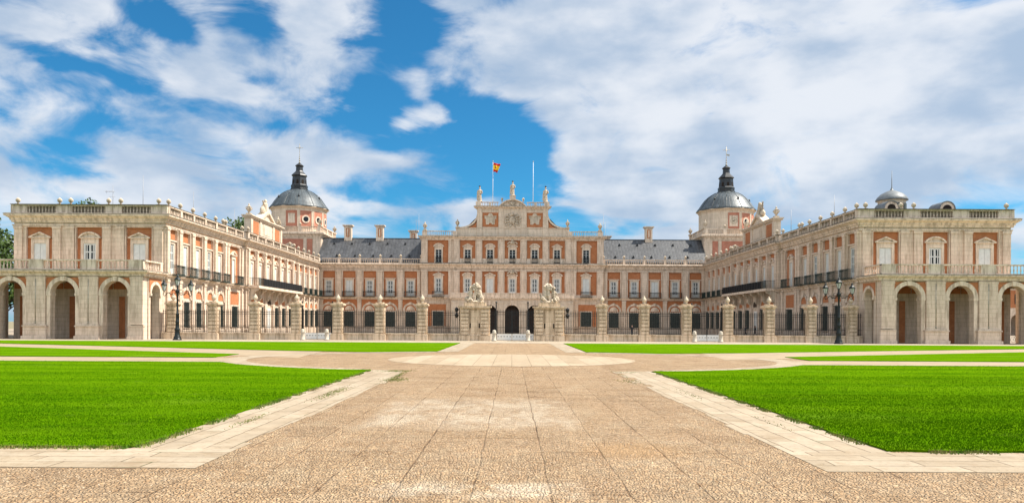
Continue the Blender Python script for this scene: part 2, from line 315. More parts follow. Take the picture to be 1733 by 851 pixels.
def leafmat(name, a, b_):
    m, nt, b = nodemat(name, .6, 0, .25); q = NT(nt); tc = q.n('ShaderNodeTexCoord').outputs['Object']
    base = q.mix(q.rng(q.noise(tc, 1.2, 5, .7), .35, .68), c4(a), c4(b_)); nt.links.new(base, b.inputs['Base Color']); return m
M['leaf'] = leafmat('tree_leaves', (.022, .045, .008), (.07, .115, .018))
M['bark'] = plain('bark', (.09, .065, .045), .9)

# ------------------------------------------------------------------ mesh builder
def mesh_obj(name, me, parent=None, loc=(0, 0, 0), mat=None):
    o = bpy.data.objects.new(name, me); C.objects.link(o); o.location = loc
    if parent: o.parent = parent
    return o
class MB:
    def __init__(s, F=None): s.v = []; s.f = []; s.F = F; s.smooth = set()
    def add(s, vs, fs, smooth=False):
        b = len(s.v)
        for p in vs: s.v.append(s.F(*p) if s.F else tuple(p))
        for f in fs:
            if smooth: s.smooth.add(len(s.f))
            s.f.append([i+b for i in f])
    def box(s, a0, a1, b0, b1, c0, c1):
        s.add([(a0,b0,c0),(a1,b0,c0),(a1,b1,c0),(a0,b1,c0),(a0,b0,c1),(a1,b0,c1),(a1,b1,c1),(a0,b1,c1)],
              [(0,3,2,1),(4,5,6,7),(0,1,5,4),(1,2,6,5),(2,3,7,6),(3,0,4,7)])
    def poly(s, pts, v0, v1):           # outline in (u, w), extruded in v
        n = len(pts)
        s.add([(p[0], v0, p[1]) for p in pts]+[(p[0], v1, p[1]) for p in pts],
              [list(range(n)), list(range(2*n-1, n-1, -1))]+[(i, (i+1) % n, n+(i+1) % n, n+i) for i in range(n)])
    def prof(s, u0, u1, pts):           # outline in (v, w), extruded in u
        n = len(pts)
        s.add([(u0, p[0], p[1]) for p in pts]+[(u1, p[0], p[1]) for p in pts],
              [list(range(n)), list(range(2*n-1, n-1, -1))]+[(i, (i+1) % n, n+(i+1) % n, n+i) for i in range(n)])
    def lathe(s, prof, cu, cv, n=12, rot=0, smooth=True, w0=0, sq=False):
        vs = []; k = len(prof)
        rf = 1/math.cos(math.pi/n) if sq else 1
        for (r, z) in prof:
            for i in range(n):
                a = rot+2*math.pi*i/n; vs.append((cu+r*rf*math.cos(a), cv+r*rf*math.sin(a), w0+z))
        fs = []
        for j in range(k-1):
            for i in range(n):
                fs.append((j*n+i, j*n+(i+1) % n, (j+1)*n+(i+1) % n, (j+1)*n+i))
        fs.append(list(range(n))[::-1]); fs.append(list(range((k-1)*n, k*n)))
        s.add(vs, fs, smooth)
    def tube(s, pts, r, n=6, r1=None):
        pts = [Vector(p) for p in pts]; vs = []; k = len(pts)
        for j, p in enumerate(pts):
            d = (pts[min(j+1, k-1)]-pts[max(j-1, 0)]).normalized()
            a = d.orthogonal().normalized() if abs(d.z) < .95 else Vector((1, 0, 0)); a = (a-d*a.dot(d)).normalized(); bb = d.cross(a)
            rr = r if r1 is None else r+(r1-r)*j/(k-1)
            for i in range(n):
                t = 2*math.pi*i/n; vs.append(tuple(p+a*math.cos(t)*rr+bb*math.sin(t)*rr))
        fs = [(j*n+i, j*n+(i+1) % n, (j+1)*n+(i+1) % n, (j+1)*n+i) for j in range(k-1) for i in range(n)]
        fs.append(list(range(n))[::-1]); fs.append(list(range((k-1)*n, k*n)))
        s.add(vs, fs, True)
    def sweep(s, pts, prof, side=1):    # mitred moulding along a plan polyline (absolute x, y)
        P = [Vector(p) for p in pts]; k = len(P); n = len(prof); vs = []
        for j, p in enumerate(P):
            d0 = (P[j]-P[j-1]).normalized() if j else None; d1 = (P[j+1]-P[j]).normalized() if j < k-1 else None
            n0 = Vector((-d0.y, d0.x)) if d0 else None; n1 = Vector((-d1.y, d1.x)) if d1 else None
            if n0 is None: mt = n1
            elif n1 is None: mt = n0
            else: mt = (n0+n1)/(1+n0.dot(n1))
            for (o, w) in prof: q = p+mt*o*side; vs.append((q.x, q.y, w))
        fs = [(j*n+i, j*n+(i+1) % n, (j+1)*n+(i+1) % n, (j+1)*n+i) for j in range(k-1) for i in range(n)]
        fs.append(list(range(n))[::-1]); fs.append(list(range((k-1)*n, k*n)))
        s.add(vs, fs)
    def mesh(s, name, mat, origin=(0, 0, 0)):
        me = bpy.data.meshes.new(name)
        me.from_pydata([(x-origin[0], y-origin[1], z-origin[2]) for x, y, z in s.v], [], s.f)
        if s.smooth:
            for i in s.smooth: me.polygons[i].use_smooth = True
        me.materials.append(M[mat] if isinstance(mat, str) else mat)
        bm = bmesh.new(); bm.from_mesh(me); bmesh.ops.recalc_face_normals(bm, faces=bm.faces); bm.to_mesh(me); bm.free()
        return me
    def build(s, name, mat, parent=None, root=None):
        org = tuple(root.location) if root else (0, 0, 0)
        return mesh_obj(name, s.mesh(name, mat, org), parent)
def tag(o, label=None, cat=None, group=None, kind=None):
    if label: o['label'] = label
    if cat: o['category'] = cat
    if group: o['group'] = group
    if kind: o['kind'] = kind
    return o
def empty(name, loc, label, cat, group=None, rz=0):
    o = bpy.data.objects.new(name, None); C.objects.link(o); o.location = loc; o.rotation_euler = (0, 0, rz); o.empty_display_size = .3
    return tag(o, label, cat, group)
def copy_tree(o, parent=None):
    c = o.copy(); C.objects.link(c); c.parent = parent
    for ch in [x for x in C.objects if x.parent == o]: copy_tree(ch, c)
    return c
def arc(cu, cw, r, a0, a1, n=14):
    return [(cu+r*math.cos(R(a0+(a1-a0)*i/n)), cw+r*math.sin(R(a0+(a1-a0)*i/n))) for i in range(n+1)]

# baluster run in a frame: u along, v out, w up
def zone(W, F, u0, u1, w0, w1, panels, d=.36):
    # wall zone with the panels left as real recesses
    keep = W.F; W.F = F; W.box(u0, u1, -.6, -d, w0, w1)
    a = u0
    for (u, hw, p0, p1) in sorted(panels):
        if u-hw > a: W.box(a, u-hw, -d, -.1, w0, w1)
        if p0 > w0+.002: W.box(u-hw, u+hw, -d, -.1, w0, p0)
        if p1 < w1-.002: W.box(u-hw, u+hw, -d, -.1, p1, w1)
        a = u+hw
    if a < u1: W.box(a, u1, -d, -.1, w0, w1)
    W.F = keep
def balusters(mb, u0, u1, v, w0, h, piers=(), pw=.45, step=.36, depth=.32, blind=False):
    if blind:
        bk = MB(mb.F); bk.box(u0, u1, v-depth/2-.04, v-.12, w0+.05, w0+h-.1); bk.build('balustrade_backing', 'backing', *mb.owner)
    mb.box(u0, u1, v-depth/2, v+depth/2, w0, w0+.14)
    mb.box(u0, u1, v-depth/2-.04, v+depth/2+.04, w0+h-.14, w0+h)
    hb = h-.28; pr = [(.05, 0), (.055, .08*hb), (.03, .14*hb), (.085, .38*hb), (.035, .72*hb), (.05, .9*hb), (.05, hb)]
    ed = sorted(piers)
    for p in ed: mb.box(p-pw/2, p+pw/2, v-depth/2-.02, v+depth/2+.02, w0+.003, w0+h-.003)
    spans = []; a = u0
    for p in ed:
        if p-pw/2 > a+.2: spans.append((a, p-pw/2))
        a = max(a, p+pw/2)
    if u1 > a+.2: spans.append((a, u1))
    for (a, b) in spans:
        n = max(1, int((b-a)/step))
        for i in range(n):
            mb.lathe(pr, a+(i+.5)*(b-a)/n, v, 6, w0=w0+.14)
# ---------------------------------------------------------------- part templates (origin at the foot, front towards -y)
T = {}
def template(key, main, subs=()):      # main = (name, MB, mat); subs likewise
    T[key] = ((main[0], main[1].mesh(main[0], main[2])), [(n, mb.mesh(n, mt)) for n, mb, mt in subs])
def place(key, root, pos, rz=0, name=None):
    (n, me), subs = T[key]
    o = mesh_obj(name or n, me, root, Vector(pos)-Vector(root.location)); o.rotation_euler = (0, 0, rz)
    for n2, me2 in subs: mesh_obj(n2, me2, o)
    return o
def win_template(key, w, h, top='flat', fill='shutter', sw=.22, balc=False):
    a = MB(); hw = w/2
    a.box(-hw-sw, -hw, -.17, .06, 0, h); a.box(hw, hw+sw, -.17, .06, 0, h); a.box(-hw-sw, hw+sw, -.17, .06, h, h+sw)
    a.box(-hw-sw-.05, hw+sw+.05, -.2, .06, -.14, 0)
    a.box(-hw-.02, hw+.02, .04, .058, 0, h)
    W = hw+sw+.18
    if top == 'flat':
        a.box(-W, W, -.28, .06, h+sw+.03, h+sw+.17)
    else:
        a.box(-hw-sw, hw+sw, -.15, .06, h+sw+.003, h+sw+.25)
        b = h+sw+.25; a.box(-W-.05, W+.05, -.30, .06, b, b+.1)
        if top == 'tri':
            a.poly([(-W+.1, b+.1), (W-.1, b+.1), (0, b+.48)], -.14, .06)
            a.poly([(-W-.1, b+.103), (-W+.16, b+.103), (0, b+.5), (0, b+.66)], -.32, .06); a.poly([(W+.1, b+.103), (W-.16, b+.103), (0, b+.5), (0, b+.66)], -.32, .06)
        else:
            k = W+.05; hgt = .6; rr = (k*k+hgt*hgt)/(2*hgt); cz = b+.1+hgt-rr; t = math.degrees(math.asin(k/rr))
            o_ = arc(0, cz, rr, 90+t, 90-t, 10); i_ = arc(0, cz, rr-.16, 90+t-3, 90-t+3, 10)
            i_ = [(x, max(z, b+.103)) for x, z in i_]
            a.poly(i_, -.14, .06); a.poly(o_+i_[::-1], -.32, .06)
    subs = []
    g = MB(); g.box(-hw, hw, -.02, -.006, 0, h); subs.append(('pane', g, 'glassy'))
    s = MB()
    if fill == 'shutter':
        for q in (-1, 1):
            x0, x1 = sorted((q*.015, q*hw))
            s.box(x0, x1, -.055, -.022, 0, h)
            for z0, z1 in ((.1, .34), (.37, .62), (.65, .93)):
                s.box(x0+.08, x1-.08, -.07, -.055, z0*h, z1*h)
        subs.append(('shutter', s, 'shutter'))
    elif fill == 'half':            # white casements with slim panes
        for q in (-1, 1):
            x0, x1 = sorted((q*.01, q*hw)); wd = x1-x0
            xs = [x0, x0+wd*.14, x0+wd*.43, x0+wd*.57, x0+wd*.86, x1]
            for i in (0, 2, 4): s.box(xs[i], xs[i+1], -.05, -.021, 0, h)
            for z0, z1 in ((0, .17), (.42, .46), (.68, .72), (.94, 1)): s.box(xs[1], xs[4], -.048, -.022, z0*h+.001, z1*h-.001)
            x_o = x0 if q < 0 else x1
            s.box(min(x_o, x_o-q*wd*.3), max(x_o, x_o-q*wd*.3), -.085, -.051, 0, h)
        subs.append(('casement', s, 'shutter'))
    else:                           # dark glazing with white bars
        t = .045
        s.box(-hw, hw, -.05, -.021, 0, .07); s.box(-hw, hw, -.05, -.021, h-.07, h)
        for x in (-hw+t/2, -t*.6, t*.6, hw-t/2): s.box(x-t/2, x+t/2, -.052, -.022, .001, h-.001)
        for k in range(1, 5): s.box(-hw, hw, -.045, -.023, h*k/5-.02, h*k/5+.02)
        subs.append(('casement', s, 'shutter'))
    template(key, ('window', a, 'trim'), subs)
win_template('w_wing', .95, 3.25, 'flat', 'shutter')
win_template('w_wing_glass', .95, 3.25, 'flat', 'half')
win_template('w_wing_ped', .95, 3.1, 'tri', 'shutter')
win_template('w_front_tri', 1.35, 3.15, 'tri', 'shutter', .28)
win_template('w_front_seg', 1.35, 3.15, 'seg', 'half', .28)
win_template('w_side', 1.25, 2.95, 'flat', 'half', .26)
win_template('w_side_shut', 1.25, 2.95, 'flat', 'shutter', .26)
win_template('w_mid_tri', 1.25, 3.0, 'tri', 'half', .26)
win_template('w_mid_seg', 1.25, 3.0, 'seg', 'half', .26)
win_template('w_mid_shut', 1.25, 3.0, 'tri', 'shutter', .26)
win_template('w_top_tri', 1.15, 2.45, 'tri', 'dark', .24)
win_template('w_top_seg', 1.15, 2.45, 'seg', 'dark', .24)
def grilled(key, w, h):
    a = MB(); hw = w/2; sw = .22
    a.box(-hw-sw, -hw, -.10, .06, 0, h); a.box(hw, hw+sw, -.10, .06, 0, h); a.box(-hw-sw, hw+sw, -.10, .06, h, h+sw); a.box(-hw-sw-.1, hw+sw+.1, -.18, .06, -.18, 0)
    a.box(-hw-.02, hw+.02, .04, .058, 0, h)
    g = MB(); g.box(-hw, hw, -.03, -.005, 0, h)
    n = int(w/.3)
    for i in range(n+1): x = -hw+.03+(w-.06)*i/n; g.box(x-.02, x+.02, -.055, -.031, 0, h)
    for k in range(5): z = .05+(h-.1)*k/4; g.box(-hw, hw, -.052, -.032, z-.03, z+.03)
    i = MB()
    n = int((w+.2)/.17)
    for k in range(n+1): x = -hw-.08+(w+.16)*k/n; i.box(x-.014, x+.014, -.27, -.242, -.05, h+.1)
    for z in (.0, h*.33, h*.66, h): i.box(-hw-.1, hw+.1, -.24, -.20, z-.02, z+.02)
    for z in (.0, h):
        for x in (-hw-.09, hw+.06): i.box(x, x+.03, -.199, .03, z-.015, z+.015)
    template(key, ('window', a, 'trim'), [('pane', g, 'louvre'), ('grille', i, 'green_iron')])
grilled('g_wing', 1.38, 2.8); grilled('g_side', 1.85, 2.8); grilled('g_wide', 1.9, 2.7)
def balcony(key, w, mat='green_iron', h=1.0, d=.5):
    a = MB(); a.box(-w/2, w/2, -d, .02, -.1, 0)
    hw = w/2-.03
    n = int(2*hw/.11)
    for k in range(n+1): x = -hw+2*hw*k/n; a.box(x-.012, x+.012, -d+.02, -d+.044, 0, h)
    for k in range(1, 4):
        y = -d+.03+(d-.06)*k/4
        for x in (-hw, hw): a.box(x-.012, x+.012, y-.012, y+.012, 0, h)
    for z in (.06, h*.82, h):
        a.box(-hw-.02, hw+.02, -d+.005, -d+.06, z-.02, z+.02)
        for x in (-hw, hw): a.box(x-.018, x+.018, -d+.061, 0, z-.02, z+.02)
    for k in range(int(w/.25)): x = -hw+.12+k*.25; a.box(x-.07, x+.07, -d+.047, -d+.056, h*.86, h*.97)
    template(key, ('balcony', a, mat))
balcony('b_wing', 2.2); balcony('b_side', 2.3, 'iron'); balcony('b_top', 1.15, 'iron', .95, .16)
def finials():
    a = MB(); a.box(-.19, .19, -.19, .19, 0, .12); a.lathe([(.12, .12), (.08, .19), (.07, .24), (.13, .27), (.21, .36), (.245, .48), (.225, .60), (.14, .70), (.06, .75), (.02, .80)], 0, 0, 12)
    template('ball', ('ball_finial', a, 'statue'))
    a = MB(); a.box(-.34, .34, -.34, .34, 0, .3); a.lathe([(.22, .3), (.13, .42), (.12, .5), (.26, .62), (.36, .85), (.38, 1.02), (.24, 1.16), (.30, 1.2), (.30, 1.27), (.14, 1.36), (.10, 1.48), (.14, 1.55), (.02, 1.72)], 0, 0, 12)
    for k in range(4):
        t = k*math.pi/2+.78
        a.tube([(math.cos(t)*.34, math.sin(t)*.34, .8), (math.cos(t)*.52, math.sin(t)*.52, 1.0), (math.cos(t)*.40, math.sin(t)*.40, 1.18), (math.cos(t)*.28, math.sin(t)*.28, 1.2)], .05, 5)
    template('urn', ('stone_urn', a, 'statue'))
finials()
def lunette(key, r0, r1, fill, inner=False):
    a = MB(); a.poly(arc(0, 0, r1, 0, 180)+arc(0, 0, r0, 180, 0), -.12, .06)
    a.box(-r1-.03, -r0+.03, -.17, .06, -.2, -.003); a.box(r0-.03, r1+.03, -.17, .06, -.2, -.003)
    a.poly([(-.14, r0-.06), (.14, r0-.06), (.2, r1+.12), (-.2, r1+.12)], -.19, .061)
    b = MB(); b.poly(arc(0, 0, r0, 0, 180), -.03, .058)
    subs = [('brick_infill', b, fill)]
    if inner:
        b = MB(); b.poly(arc(0, 0, r0-.26, 0, 180), -.06, -.032); subs.append(('lunette_panel', b, 'trim'))
    template(key, ('blind_arch', a, 'trim'), subs)
lunette('lun_wing', .92, 1.25, 'brick'); lunette('lun_side', 1.08, 1.45, 'brick', True)

# ---------------------------------------------------------------- carved stone: fused blobs
def blob(name, prims, voxel=.06, mat='statue', seed=0, rough=0, mats=None, matf=None):
    bm = bmesh.new()
    for p in prims:
        if p[0] == 'e':
            _, c, r = p[:3]; mtx = Matrix.Translation(c) @ (Matrix.Rotation(p[3][0], 4, p[3][1]) if len(p) > 3 else Matrix()) @ Matrix.Diagonal((r[0], r[1], r[2], 1))
            bmesh.ops.create_icosphere(bm, subdivisions=2, radius=1, matrix=mtx)
        else:
            _, a, b, r0, r1 = p; a = Vector(a); b = Vector(b); k = max(3, int((b-a).length/(min(r0, r1)*.5)))
            for i in range(k+1):
                t = i/k; rr = r0+(r1-r0)*t
                bmesh.ops.create_icosphere(bm, subdivisions=2, radius=rr, matrix=Matrix.Translation(a.lerp(b, t)))
    me = bpy.data.meshes.new(name); bm.to_mesh(me); bm.free()
    o = bpy.data.objects.new(name, me); C.objects.link(o)
    md = o.modifiers.new('r', 'REMESH'); md.mode = 'VOXEL'; md.voxel_size = voxel
    ms = o.modifiers.new('s', 'SMOOTH'); ms.factor = .5; ms.iterations = 1
    dg = bpy.context.evaluated_depsgraph_get(); me2 = bpy.data.meshes.new_from_object(o.evaluated_get(dg)); me2.name = name
    bpy.data.objects.remove(o); bpy.data.meshes.remove(me)
    if rough:
        for v in me2.vertices:
            n_ = mnoise.noise(v.co*(3.2)+Vector((seed, 0, 0))); n2 = mnoise.noise(v.co*9+Vector((0, seed, 0)))
            v.co += v.normal*(n_*.5+n2*.5)*rough
    me2.materials.clear()
    for m_ in (mats or [mat]): me2.materials.append(M[m_] if isinstance(m_, str) else m_)
    for p in me2.polygons:
        p.use_smooth = True
        if matf: p.material_index = matf(p.center)
    return me2

# ================================================================ THE GROUND
def sheet(name, pts, z, mat, skirt=0, kind='structure'):
    me = bpy.data.meshes.new(name); n = len(pts)
    vs = [(x, y, z) for x, y in pts]; fs = [list(range(n))]
    if skirt:
        vs += [(x, y, z-skirt) for x, y in pts]; fs += [(i, (i+1) % n, n+(i+1) % n, n+i) for i in range(n)]
    me.from_pydata(vs, [], fs); me.materials.append(M[mat])
    o = mesh_obj(name, me)
    bm = bmesh.new(); bm.from_mesh(me); bmesh.ops.triangulate(bm, faces=[f for f in bm.faces if len(f.verts) > 4]); bmesh.ops.recalc_face_normals(bm, faces=bm.faces)
    bm.to_mesh(me); bm.free()
    if kind: o['kind'] = kind
    return o
sheet('ground', [(-2500, -300), (2500, -300), (2500, 3500), (-2500, 3500)], -.03, 'earth')
sheet('courtyard_ground', [(-130, 60), (130, 60), (130, 175), (-130, 175)], -.012, 'court')
sheet('pebble_paving', [(-130, -25), (130, -25), (130, 69.0), (-130, 69.0)], 0, 'pebble')
sheet('pavement', [(-130, 69.0), (130, 69.0), (130, 79.4), (-130, 79.4)], .012, 'pavement')
sheet('kerb_strip', [(-130, 68.6), (130, 68.6), (130, 69.0), (-130, 69.0)], .02, 'trim')
EC, EA, EB = 37.5, 14.3, 10.4
def ell(a, b, t): return (a*math.cos(R(t)), EC+b*math.sin(R(t)))
sheet('stone_disc', [ell(6.2, 6.2, t) for t in range(0, 360, 6)], .008, 'slab_round')
for s in (-1, 1):
    for (t0, t1) in ((-64, 69.5),):
        n = 34; o_ = [ell(EA, EB, t0+(t1-t0)*i/n) for i in range(n+1)]; i_ = [ell(EA-1.25, EB-.9, t0+(t1-t0)*i/n) for i in range(n+1)]
        sheet('stone_ring', [(s*x, y) for x, y in o_+i_[::-1]], .008, 'slab')
    rg = random.Random(20+s); edge = []
    y_ = 28.2
    while y_ > 10.6:
        o_ = rg.choice((0, 0, .02, -.03, .05, -.06, .10)) if y_ < 22 else rg.uniform(-.15, .35)
        l_ = rg.uniform(.5, 1.3); edge += [(s*(3.9+o_), y_), (s*(3.9+o_), max(10.5, y_-l_))]; y_ -= l_
    sheet('stone_border', [(s*5.42, 10.5), (s*5.45, 28.6)]+edge[:-1]+[(s*3.9, 10.5)], .005, 'slab')
    sheet('stone_border', [(s*3.9, 9.1), (s*130, 9.1), (s*130, 10.5), (s*3.9, 10.5)], .005, 'slab_cross')
    sheet('stone_border', [(s*3.45, 47.2), (s*4.75, 47.0), (s*4.75, 68.6), (s*3.45, 68.6)], .012, 'slab')
    sheet('sand_path', [(s*13.2, 33.2), (s*130, 33.2), (s*130, 37.6), (s*13.2, 37.6)], .004, 'sand')
    sheet('sand_path', [(s*11, 38), (s*66, 65.6), (s*70, 68.6), (s*64, 68.6), (s*12, 46.8)], .006, 'sand')
# lawns: outline from the back-projected edges, with ragged borders
def ragged(pts, step, amp, seed):
    out = []
    for i in range(len(pts)):
        a = Vector(pts[i]); b = Vector(pts[(i+1) % len(pts)]); d = b-a; L_ = d.length
        if L_ < 1e-6: continue
        nrm = Vector((-d.y, d.x))/L_
        fade = max(0, 1-max(0, min(abs(a.x), abs(b.x))-25)/20)
        k = max(1, int(L_/step)) if max(abs(a.x), abs(b.x)) < 140 else 1
        for j in range(k):
            p = a.lerp(b, j/k)
            w = mnoise.noise(Vector((p.x*1.1+seed, p.y*1.1, 0)))+.6*mnoise.noise(Vector((p.x*4.1+seed, p.y*4.1, 3)))
            out.append(tuple(p+nrm*w*amp))
    return out
def lawn_polys(s):
    t_end = -63
    arc1 = [ell(EA+.02, EB+.02, t) for t in range(-14, t_end, -3)]
    arc1 = [p for p in arc1 if p[1] < 33.3 and p[0] > 5.4]
    near = [(5.38, 10.55), (125, 10.55), (125, 33.2)] + [(arc1[0][0]+.3, 33.2)] + arc1 + [(5.4, arc1[-1][1]-.1)]
    mid = [(15.2, 37.6), (125, 37.6), (125, 68.4), (70, 68.4), (36.5, 52.0), (15.4, 41.6)]
    arc2 = [ell(EA+.02, EB+.02, t) for t in range(70, 49, -3)]
    far = [(4.8, arc2[0][1]+.05)]+arc2[1:]+[(14.4, 47.2), (41, 59.4), (61, 68.5), (4.8, 68.5)]
    return [[(s*x, y) for x, y in p] for p in (near, mid, far)]
LAWN = {}
for s in (-1, 1):
    ps = lawn_polys(s); LAWN[s] = ps
    sheet('lawn', ragged(ps[0], .12, .075, 3+s), .035, 'lawn', .04)
    sheet('lawn', ragged(ps[1], .3, .08, 6+s), .035, 'lawn', .04)
    sheet('lawn', ragged(ps[2], .3, .08, 9+s), .035, 'lawn', .04)
def inpoly(px, py, poly):
    ins = np.zeros(len(px), bool); n = len(poly)
    for i in range(n):
        x0, y0 = poly[i]; x1, y1 = poly[(i+1) % n]
        c = ((y0 > py) != (y1 > py)) & (px < (x1-x0)*(py-y0)/((y1-y0) if y1 != y0 else 1e-9)+x0); ins ^= c
    return ins
def blades(name, xs, ys, hts, mat, wid=.006, label=''):
    n = len(xs); a = np.random.rand(n)*2*math.pi; lean = np.random.rand(n)*.5*hts; w = wid*(1+np.random.rand(n))
    v = np.zeros((n, 3, 3)); dx, dy = np.cos(a), np.sin(a); a2 = np.random.rand(n)*2*math.pi
    v[:, 0, 0] = xs-dx*w; v[:, 0, 1] = ys-dy*w; v[:, 1, 0] = xs+dx*w; v[:, 1, 1] = ys+dy*w
    v[:, 2, 0] = xs+np.cos(a2)*lean; v[:, 2, 1] = ys+np.sin(a2)*lean; v[:, 2, 2] = hts; v[:, :2, 2] = -.01
    v[:, :, 2] += .035 if mat != 'dry' else .012
    me = bpy.data.meshes.new(name); me.vertices.add(n*3); me.vertices.foreach_set('co', v.ravel()); me.loops.add(n*3); me.loops.foreach_set('vertex_index', np.arange(n*3, dtype=np.int32))
    me.polygons.add(n); me.polygons.foreach_set('loop_start', np.arange(0, n*3, 3, dtype=np.int32)); me.polygons.foreach_set('loop_total', np.full(n, 3, np.int32)); me.update(calc_edges=True)
    me.materials.append(M[mat]); o = mesh_obj(name, me); tag(o, label, 'grass', kind='stuff'); return o
X_, Y_, H_ = [], [], []
for s in (-1, 1):
    for (y0, y1, dens) in ((10.4, 14, 2100), (14, 19, 1100), (19, 26, 420), (26, 33.2, 160)):
        xm = y1*.72+1; area = (xm-5)*(y1-y0); n = int(area*dens)
        x = np.random.uniform(5.0, xm, n); y = np.random.uniform(y0, y1, n)
        k = inpoly(x, y, [(a*s, b) for a, b in LAWN[s][0]]); k &= (x < y*.72+.6)
        X_.append(s*x[k]); Y_.append(y[k]); H_.append(np.random.uniform(.010, .030, k.sum()))
blades('grass_blades', np.concatenate(X_), np.concatenate(Y_), np.concatenate(H_), 'blade', .006, 'fine mown green grass blades covering the two large near lawns')
X_, Y_, H_ = [], [], []
for s in (-1, 1):
    for (a, b, n) in (((5.35, 10.5), (5.4, 28), 5200), ((5.35, 10.5), (12, 10.5), 2600)):
        t = np.random.rand(n); w = np.random.normal(0, .05, n)
        ex = a[0]+(b[0]-a[0])*t; ey = a[1]+(b[1]-a[1])*t
        cl = np.array([mnoise.noise(Vector((p*1.7, q_*1.7, s))) for p, q_ in zip(ex, ey)]); k = cl > -.12
        if abs(b[0]-a[0]) < 1: ex = ex-.02+w*1.2
        else: ey = ey+w*1.2
        X_.append(s*ex[k]); Y_.append(ey[k]); H_.append((np.random.uniform(.015, .05, n))[k])
    # weeds in the paving joints
    for (cx, cy, sx, sy, n) in ((4.6, 19, .15, 1.2, 900), (3.7, 23.5, .35, .7, 1000), (4.3, 27.8, .5, .4, 900), (4.8, 13.5, .1, .8, 300), (3.9, 25.5, .1, 2.0, 700)):
        n = n//2 if s == -1 else n//8
        X_.append(s*np.random.normal(cx, sx*.6, n)); Y_.append(np.random.normal(cy, sy*.7, n)); H_.append(np.random.uniform(.004, .022, n))
blades('edge_grass', np.concatenate(X_), np.concatenate(Y_), np.concatenate(H_), 'dry', .007, 'longer half dry grass tufts along the lawn edges and joints')
# loose stones and leaves on the foreground paving
def gravel():
    mb = MB()
    for i in range(5200):
        y = 6.0+abs(random.gauss(0, 1))*7; x = random.uniform(-.72, .72)*y
        if abs(x) > 3.85 and 9.0 < y < 60: continue
        r = random.uniform(.006, .017)
        p = [(x+r*random.uniform(.7, 1.3)*math.cos(t), y+r*random.uniform(.7, 1.3)*math.sin(t), .001) for t in (0, 1.26, 2.5, 3.77, 5.0)]
        mb.add(p+[(x+random.uniform(-.3, .3)*r, y, r*.9)], [(0, 1, 5), (1, 2, 5), (2, 3, 5), (3, 4, 5), (4, 0, 5)])
    o = mb.build('loose_gravel', plain('loose_gravel', (.36, .27, .18), .9, 0, .6, 30)); tag(o, 'small loose stones scattered over the pebble paving in the foreground', 'gravel', kind='stuff')
gravel()

